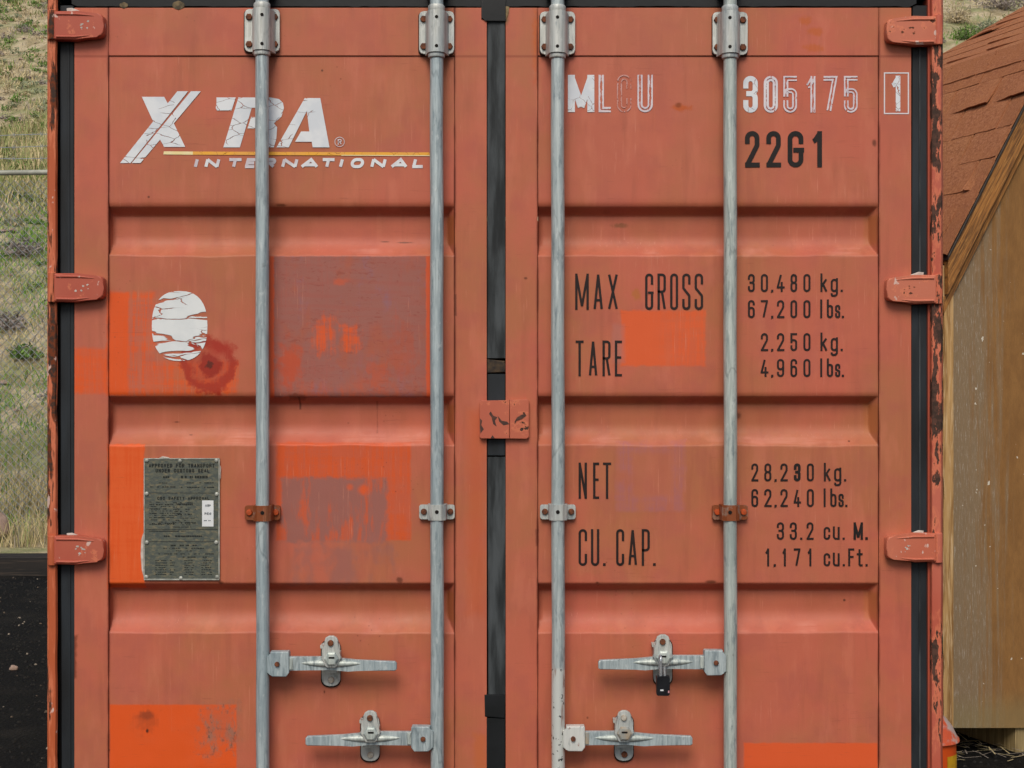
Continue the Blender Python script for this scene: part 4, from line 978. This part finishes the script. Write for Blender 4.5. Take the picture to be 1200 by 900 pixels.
# handles
def handle(ub_, dr, vc, cx, hubm, label_bolts, lower_bolt, boss=M_galv2):
    U_ = lambda du: ub_ + dr*du
    f = (lambda L_: L_) if dr > 0 else (lambda L_: L_[::-1])
    bm = bmesh.new(); e = 157 if dr > 0 else 155
    arm = [(28, -8.8), (75, -8.8), (92, -6.8), (110, -5), (e-2, -3.2), (e, -1), (e, 6), (e-2, 7.8), (112, 7.8), (100, 8.6), (80, 6.8), (45, 7.2), (28, 7.8)]
    prism(bm, f([(U_(a), vc+b) for a, b in arm]), -.062, -.050, .0025, 2)
    o = bm_obj('door_handle', bm, M_galv, con, auto=40)
    # pressed rib
    bm = bmesh.new(); n_ = 12; rc = (cx-ub_)*dr
    tube(bm, [at(U_(rc-36+72*i/n_), vc-1.5+(.6*i/n_), -.060) for i in range(n_+1)], [max(.0015, .0105*math.sin(math.pi*(i+.25)/(n_+.5))**.7) for i in range(n_+1)], 10)
    bm_obj('pressed_rib', bm, M_galv2, o, auto=60)
    # hub on the bar
    bm = bmesh.new()
    prism(bm, f([(U_(a), vc+b) for a, b in ((9, -14.5), (30, -14.8), (31, -13), (31, 10), (27.5, 14.8), (11, 14.8), (8.5, 12.5), (5, 10), (5, -9), (8.5, -10))]), -.066, -.040, .003, 2)
    bm_obj('handle_hub', bm, hubm, o, auto=40)
    bolt(U_(17), vc-.3, -.0655, .0068, M_rust, o, False)
    # slotted end next to the hub
    bm = bmesh.new(); prism(bm, f([(U_(a), vc+b) for a, b in ((31.2, -7.6), (35.5, -7.6), (35.5, 6.4), (31.2, 6.4))]), -.0655, -.06, .001, 1); bm_obj('fold', bm, boss, o)
    # catch: back plate and swinging hasp
    bm = bmesh.new(); prism(bm, rrect(cx-12, vc-29, cx+11.3, vc+27, 9, 7), -.0022, -.0005, 0); bm_obj('backing_pad', bm, M_pad, o)
    bm = bmesh.new(); prism(bm, rrect(cx-11, vc-28, cx+10.5, vc+25.5, 8.5, 7), -.010, -.0006, .0015, 2)
    prism(bm, rrect(cx-12.8, vc-22.5, cx-10.5, vc-18.5, .8), -.030, -.0008, .0005, 1)
    prism(bm, rrect(cx-10.6, vc-22, cx-8.6, vc+2, .6), -.042, -.009, .0008, 1)
    prism(bm, rrect(cx+8.4, vc-14, cx+10.2, vc+4, .6), -.042, -.009, .0008, 1)
    prism(bm, rrect(cx-8.5, vc+7.2, cx+7.5, vc+10, .6), -.045, -.009, .0008, 1)
    bm_obj('catch_plate', bm, M_brk, o, auto=40)
    bm = bmesh.new(); prism(bm, f([(ub_+dr*((cx-ub_)*dr+a), vc+b) for a, b in ((-8, -27), (-6.5, -31), (-2.5, -33.3), (2.5, -33.3), (6.5, -31), (8.5, -27), (9, -14), (12, -8), (6.5, 2.5), (5, 4), (-5, 4), (-7, 2.5), (-12, -8), (-8.5, -14))]), -.074, -.066, .0025, 2)
    bm_obj('hasp', bm, M_brk, o, auto=40)
    # domed boss with its slot
    bm = bmesh.new(); c = at(cx+.5, vc-6.5, -.074); lathe(bm, [(.021, .001), (.0195, -.005), (.015, -.0075), (.004, -.008)], c, 6, 'Y'); bm_obj('hasp_boss', bm, boss, o, auto=25)
    bm = bmesh.new(); prism(bm, rrect(cx-3, vc-8.6, cx+4, vc-6.6, .9), -.0828, -.081, 0); bm_obj('slot', bm, M_dark, o)
    bolt(cx-.5, vc-25, -.0738, .0082, label_bolts, o, False); bolt(cx+.2, vc+18, -.0098, .0086, lower_bolt, o, False)
    return o
handle(307.8, 1, 778.5, 388, M_galv, M_rust, M_wbolt)
handle(512.8, -1, 866.3, 434, M_galv, M_rust, M_wbolt)
handle(856.2, -1, 777, 777, M_galv, M_rust, M_rust)
handle(654.7, 1, 866, 731.5, M_white, M_wbolt, M_rust, flatmat('tan_boss_steel', '9a8c78', .6, '8b8f8c', 50))

# padlock: hangs from the hasp, so a thing of its own
pc = at(776.8, 803, -.10); pad = tag(empty('padlock', tuple(pc)), 'black padlock with steel shackle hanging from the upper right door handle catch', 'padlock')
bm = bmesh.new(); prism(bm, rrect(-.0175, -.026, .0175, .026, .004), -.011, .011, .003, 3, px=False); bm_obj('lock_body', bm, flatmat('black_lock_body', '14161a', .35, '1c1e22', 30), pad, auto=40)
bm = bmesh.new(); arc = [(-.006, 0, .022), (-.006, 0, .062)]+[(-.006+.0, .011-.011*math.cos(a), .066+.011*math.sin(a)) for a in [math.pi*i/8 for i in range(9)]]+[(-.006, .022, .062), (-.006, .022, .04)]
arc = [(x, y-.004, z) for x, y, z in arc]; tube(bm, arc, .0042, 10); tube(bm, [(.005, -.002, .022), (.004, .0, .05)], .0035, 10); bm_obj('shackle', bm, flatmat('bright_shackle_steel', 'b8bcc0', .25, 'a4a8ac', 30, metal=.6), pad, auto=60)
bm = bmesh.new(); box(bm, (-.008, -.0118, -.013), (.0005, -.0112, -.009)); bm_obj('white_mark', bm, M_label, pad)
bm = bmesh.new(); box(bm, (.0125, -.0118, -.018), (.016, -.0112, -.012)); bm_obj('pink_mark', bm, flatmat('pink_mark', 'c08a90'), pad)

# ---------------------------------------------------------------- print on the doors
YP = .0012
def logo(pts): return [(130+a/4.138, 90+b/4.138) for a, b in pts]
for grp in ([[(322,70),(374,70),(95,418),(44,418)], [(388,70),(436,70),(143,418),(101,418)], [(150,97),(258,97),(292,158),(222,257),(204,215)], [(224,274),(298,184),(303,222),(360,340),(258,340),(236,300)]],
          [[(512,100),(605,100),(585,163),(515,163),(508,152),(512,125)]], [[(618,100),(705,100),(683,150),(625,342),(545,342)],
          [(700,100),(775,100),(815,108),(834,126),(839,150),(827,193),(790,225),(806,245),(802,300),(790,342),(735,342),(745,260),(735,250),(662,250),(680,195),(745,195),(755,150),(683,150)]],
          [[(940,103),(1015,103),(1060,342),(978,342),(974,315),(893,315),(922,265),(962,265),(950,165),(862,342),(803,342)]]):
    P_ = Print()
    for q in grp: P_.poly(logo(q), YP)
    P_.done('logo_letter', [M_wlogo], leafL)
P_ = Print(); cx_, cy_ = 398, 166.3
P_.ribbon([Vector((cx_+5.6*math.cos(a*.3927), cy_+5.6*math.sin(a*.3927))) for a in range(16)], .35, True, YP); P_.glyph('R', cx_-2.2, cx_+2.4, cy_-3.3, cy_+3.3, 1.1, YP)
P_.done('registered_mark', [print_mat('thin_white_print', 'd0ccd0', 'c4b8bc')], leafL)
P_ = Print(); P_.poly([(192, 177.3), (226, 177.6), (226, 181.3), (191.5, 181)], YP, 0); P_.poly([(226, 177.6), (503.5, 178.6), (503.5, 182.6), (226, 181.3)], YP, 1); P_.poly([(400, 181.5), (503.5, 181.9), (503.5, 182.8), (400, 182.4)], YP, 0)
P_.done('stripe', [M_cream, M_yel], leafL)
word = [('I', 227, 231), ('N', 239.5, 256), ('T', 266.5, 281), ('E', 287, 298), ('R', 307, 322), ('N', 329.5, 347.5), ('A', 352, 373), ('T', 376, 390), ('I', 397, 401), ('O', 410, 425.5), ('N', 434, 451), ('A', 457.5, 477.5), ('L', 483, 495.5)]
for c, a, b in word:
    P_ = Print(); P_.glyph(c, a, b, 185.2, 197, 3.6, YP, slant=.26); P_.done('letter', [M_wsmall], leafL)
# torn oval sticker
P_ = Print(); q = []
for i in range(40):
    a = 2*math.pi*i/40; c, s_ = math.cos(a), math.sin(a); q.append((210.5+32.6*math.copysign(abs(c)**.82, c), 382+41*math.copysign(abs(s_)**.82, s_)))
P_.poly(q, YP); P_.done('oval_sticker', [M_stick], leafL, 'torn white oval sticker with ragged cracks')
# right leaf
def words(name, items, v0, v1, sw, mat, label=None, hw=None):
    for it in items:
        P_ = Print(); c, a, b = it[:3]; P_.glyph(c, a, b, v0, v1, it[3] if len(it) > 3 else sw, YP if b < 1029 else -.0011)
        P_.done('letter' if c.isalpha() else 'punctuation_mark' if c in '.,' else 'digit', mat[it[4] if len(it) > 4 else 0], leafR)
words('lettering', [('M', 665.5, 696.5, 8.2, 0), ('L', 701.5, 716, 6.2, 1), ('C', 723, 740, 6, 2), ('U', 747, 765, 6, 1)], 87.5, 131.5, 6, [M_wfull, M_wout, M_wghost], 'white peeling code letters')
words('lettering', [('3', 871, 888, 6, 0), ('0', 895, 911.5, 6, 1), ('5', 918, 934, 5.8, 2), ('1', 944, 957, 5.8, 2), ('7', 965, 981, 5.6, 2), ('5', 989, 1005, 5.4, 3)], 89, 132, 6, [M_wfull, M_wmid, M_wout, M_wout], 'white peeling serial digits')
P_ = Print(); P_.ribbon([Vector(q) for q in ((1036.5, 85.5), (1064.5, 85.5), (1064.5, 133), (1036.5, 133))], .7, True, -.0011); P_.done('digit_box', [print_mat('white_box_line', 'd0ccd0')], leafR); P_ = Print(); P_.glyph('1', 1044, 1056.5, 88.5, 130.5, 5.4, -.0011); P_.done('digit', [M_wfull], leafR)
words('lettering', [('2', 873, 890), ('2', 898, 915), ('G', 923, 941.5), ('1', 951, 965)], 153.5, 196, 5.6, [M_blackh], 'bold black size code')
B = [M_black, M_blackh]
words('lettering', [('M', 674, 690), ('A', 695.5, 706.5), ('X', 712.5, 724), ('G', 756, 765.5), ('R', 770.5, 780.3), ('O', 785.3, 794.7), ('S', 799.5, 809.2), ('S', 814, 824)], 320.5, 363, 2.8, B, 'tall thin black words on the first line')
words('lettering', [('T', 674.5, 684), ('A', 690, 700), ('R', 706, 715.5), ('E', 720.5, 729)], 399, 441, 2.8, B)
words('lettering', [('N', 678, 687.8), ('E', 695, 702.2), ('T', 706.5, 716.3)], 542, 584.5, 2.8, B)
words('lettering', [('C', 678, 688), ('U', 692.5, 702.3), ('.', 707, 709.4), ('C', 722, 731.5), ('A', 736.3, 746.5), ('P', 752, 761.5), ('.', 765.5, 768.3)], 620, 663, 2.8, B)
def nums(s_, x0s, v0, v1): return words('lettering', [(c, *x) for c, x in zip(s_, x0s)], v0, v1, 2.35, B)
A1 = {'d': [(876.5, 884.5), (891.6, 900), (904, 906), (910.5, 919), (926.3, 934.2), (941.5, 949.8)]}
kg = [(961.5, 969.7), (973.5, 982), (985.2, 987.6)]; lb = [(961.3, 963.5), (969, 976.3), (978.6, 984.8), (986.6, 989)]
nums('30,480kg.', A1['d']+kg, 321, 342); nums('67,200lbs.', A1['d']+lb, 351.6, 372.6)
nums('2,250kg.', A1['d'][1:]+kg, 390.3, 411.3); nums('4,960lbs.', A1['d'][1:]+lb, 420.6, 441.6)
sh = lambda L_, d: [(a+d, b+d) for a, b in L_]
o_ = words('lettering', [(c, *x) if i != 4 else (c, *x, 3.2, 1) for i, (c, x) in enumerate(zip('28,230kg.', sh(A1['d'], 4)+sh(kg, 4)))], 543, 564, 2.35, B)
nums('62,240lbs.', sh(A1['d'], 4)+sh(lb, 4), 573, 594)
nums('33.2cu.', [(910.3, 918.8), (925.5, 933.8), (938, 940), (945.2, 953.3), (965.2, 973), (976, 984), (987.5, 989.8)], 612, 632.5)
words('lettering', [('M', 1000.3, 1011.3), ('.', 1014.3, 1016.8)], 612, 632.5, 2.8, [M_blackh])
nums('1,171cu.Ft.', [(896.5, 902), (907, 909), (916.5, 921.5), (930.2, 938), (946, 951.5), (965.2, 973), (976, 984), (987.7, 990), (994, 1001.2), (1004, 1011), (1014.3, 1016.8)], 642.6, 663.6)

# ---------------------------------------------------------------- approval plate
t = NT('weathered_approval_plate', .6, .15); n = t.noise(70, (1, 1, 1.6), det=6, rough=.75); m = t.noise(12, det=5)
col = t.mix(t.ss(.4, .62, n), lin('474e4a'), lin('5c5f52')); col = t.mix(t.ss(.5, .66, t.noise(60, (1, 1, 2), det=5, off=(3, 3, 3))), col, lin('6f6a55')); col = t.mix(t.ss(.5, .7, m)*.4, col, lin('454c4a'))
M_app = t.base(col).bump(n, .001, .8).m
bm = bmesh.new(); prism(bm, rrect(168.5, 537, 257.3, 680, .8), -.0025, .0035, .0008, 1); ap = bm_obj('approval_plate', bm, M_app, con, auto=40)
M_edge = flatmat('pale_metal_edge', 'b0b2aa', .5, '8d9088', 50, metal=.3)
bm = bmesh.new()
for q in ([(168.5, 537), (257, 537), (257, 538.3), (168.5, 538.3)], [(168.5, 678.4), (257, 678.4), (257, 680), (168.5, 680)], [(168.3, 538.4), (169.6, 538.4), (169.6, 678.3), (168.3, 678.3)], [(256, 538.4), (257.4, 538.4), (257.4, 678.3), (256, 678.3)]): prism(bm, q, -.0042, -.0022, .0004, 1)
bm_obj('plate_edge', bm, M_edge, ap)
for u_, v_ in ((172, 539.5), (211, 540), (253.5, 539.5), (172, 578.5), (254, 579), (172, 635.5), (253.5, 635.5), (171.5, 676), (212, 677.5), (254.5, 676)):
    bm = bmesh.new(); lathe(bm, [(.0058, .001), (.005, -.003), (.002, -.0045)], at(u_, v_, -.0026), 10, 'Y'); bm_obj('rivet', bm, M_edge, ap, auto=50)
for q in ([(165.5, 632), (168.2, 624), (168.2, 676), (166, 668), (164.8, 650)], [(186, 536.8), (190, 534.8), (196, 535.6), (199, 536.8)], [(257.6, 545), (258.8, 548), (258.5, 560), (257.6, 562)]):
    bm = bmesh.new(); prism(bm, q, -.002, .003, .0006, 1); bm_obj('caulk', bm, M_caulk, ap, auto=40)
M_ink = print_mat('dark_plate_print', '14191a', '20241f', wear=.3)
P_ = Print()
def line(s_, u0, u1, v0, v1, sw, bold=0):
    n_ = len(s_); p = (u1-u0)/n_
    for i, c in enumerate(s_):
        if c != ' ': P_.glyph(c, u0+i*p+p*.08, u0+(i+.86)*p, v0, v1, sw, -.0028, 0)
line('APPROVED FOR TRANSPORT', 174, 252, 543.3, 548.0, 1.0); line('UNDER CUSTOMS SEAL', 182, 246, 549.3, 553.8, 1.0); line('CSC SAFETY APPROVAL', 184, 246, 582, 585.8, .85)
rr = random.Random(4)
def marks(u0, u1, v, h, dens=.7):
    u = u0
    while u < u1:
        l = rr.uniform(1.2, 3.4)
        if rr.random() < dens: P_.poly([(u, v), (u+l*.8, v), (u+l*.8, v+h), (u, v+h)], -.0028)
        u += l
for k in range(17): marks(175, 175+22+rr.uniform(0, 20), 588+k*1.0*2.6 if k < 11 else 622, .8, .55); marks(203, 203+rr.uniform(8, 28), 588.6+min(k, 11)*2.6, .8, .5)
for a in ((185, 200, 558, 2.2), (212, 245, 557.5, 3), (186, 196, 565.5, 1), (216, 249, 565.3, 1), (176, 206, 570, 1.2), (212, 249, 570.5, 1.2), (178, 196, 591, 1), (206, 226, 590, 1), (177, 195, 596, 1), (178, 200, 601, 1), (208, 228, 602, 1.4), (177, 192, 606, 1), (178, 205, 613, 1.2), (212, 232, 612, 1.5),
          (192, 236, 627.5, 1.7), (198, 230, 638.3, 1.6), (189, 240, 642, 1), (206, 224, 645, .9), (184, 250, 648.6, 1), (214, 246, 652.2, 1.3)): marks(*a)
for k in range(7): 
    for a, b in ((182, 195), (199, 204), (216, 226), (236, 247)): marks(a, b, 656.5+k*2.7, .9, .8)
for vv in (577.5, 620, 634.5): P_.poly([(171, vv), (255, vv), (255, vv+.45), (171, vv+.45)], -.0028)
P_.done('plate_print', [M_ink], ap)['kind'] = 'stuff'
bm = bmesh.new(); prism(bm, rrect(236.8, 586.5, 250.2, 617, .3), -.0036, -.0031, 0); st = bm_obj('white_sticker', bm, M_label, ap)
P_ = Print()
for s_, v_, a, b in (('ACEP', 591, 240.5, 247), ('REG', 600.5, 239.5, 248)): line(s_, a, b, v_, v_+2.6, .5)
for i in range(len(P_.v)): P_.v[i].y -= .0014
marks(239, 249, 609.5, 1.1, .9)
for i in range(len(P_.v)): P_.v[i].y = min(P_.v[i].y, -.0040)
P_.done('sticker_print', [flatmat('grey_print', '5a6068')], ap)
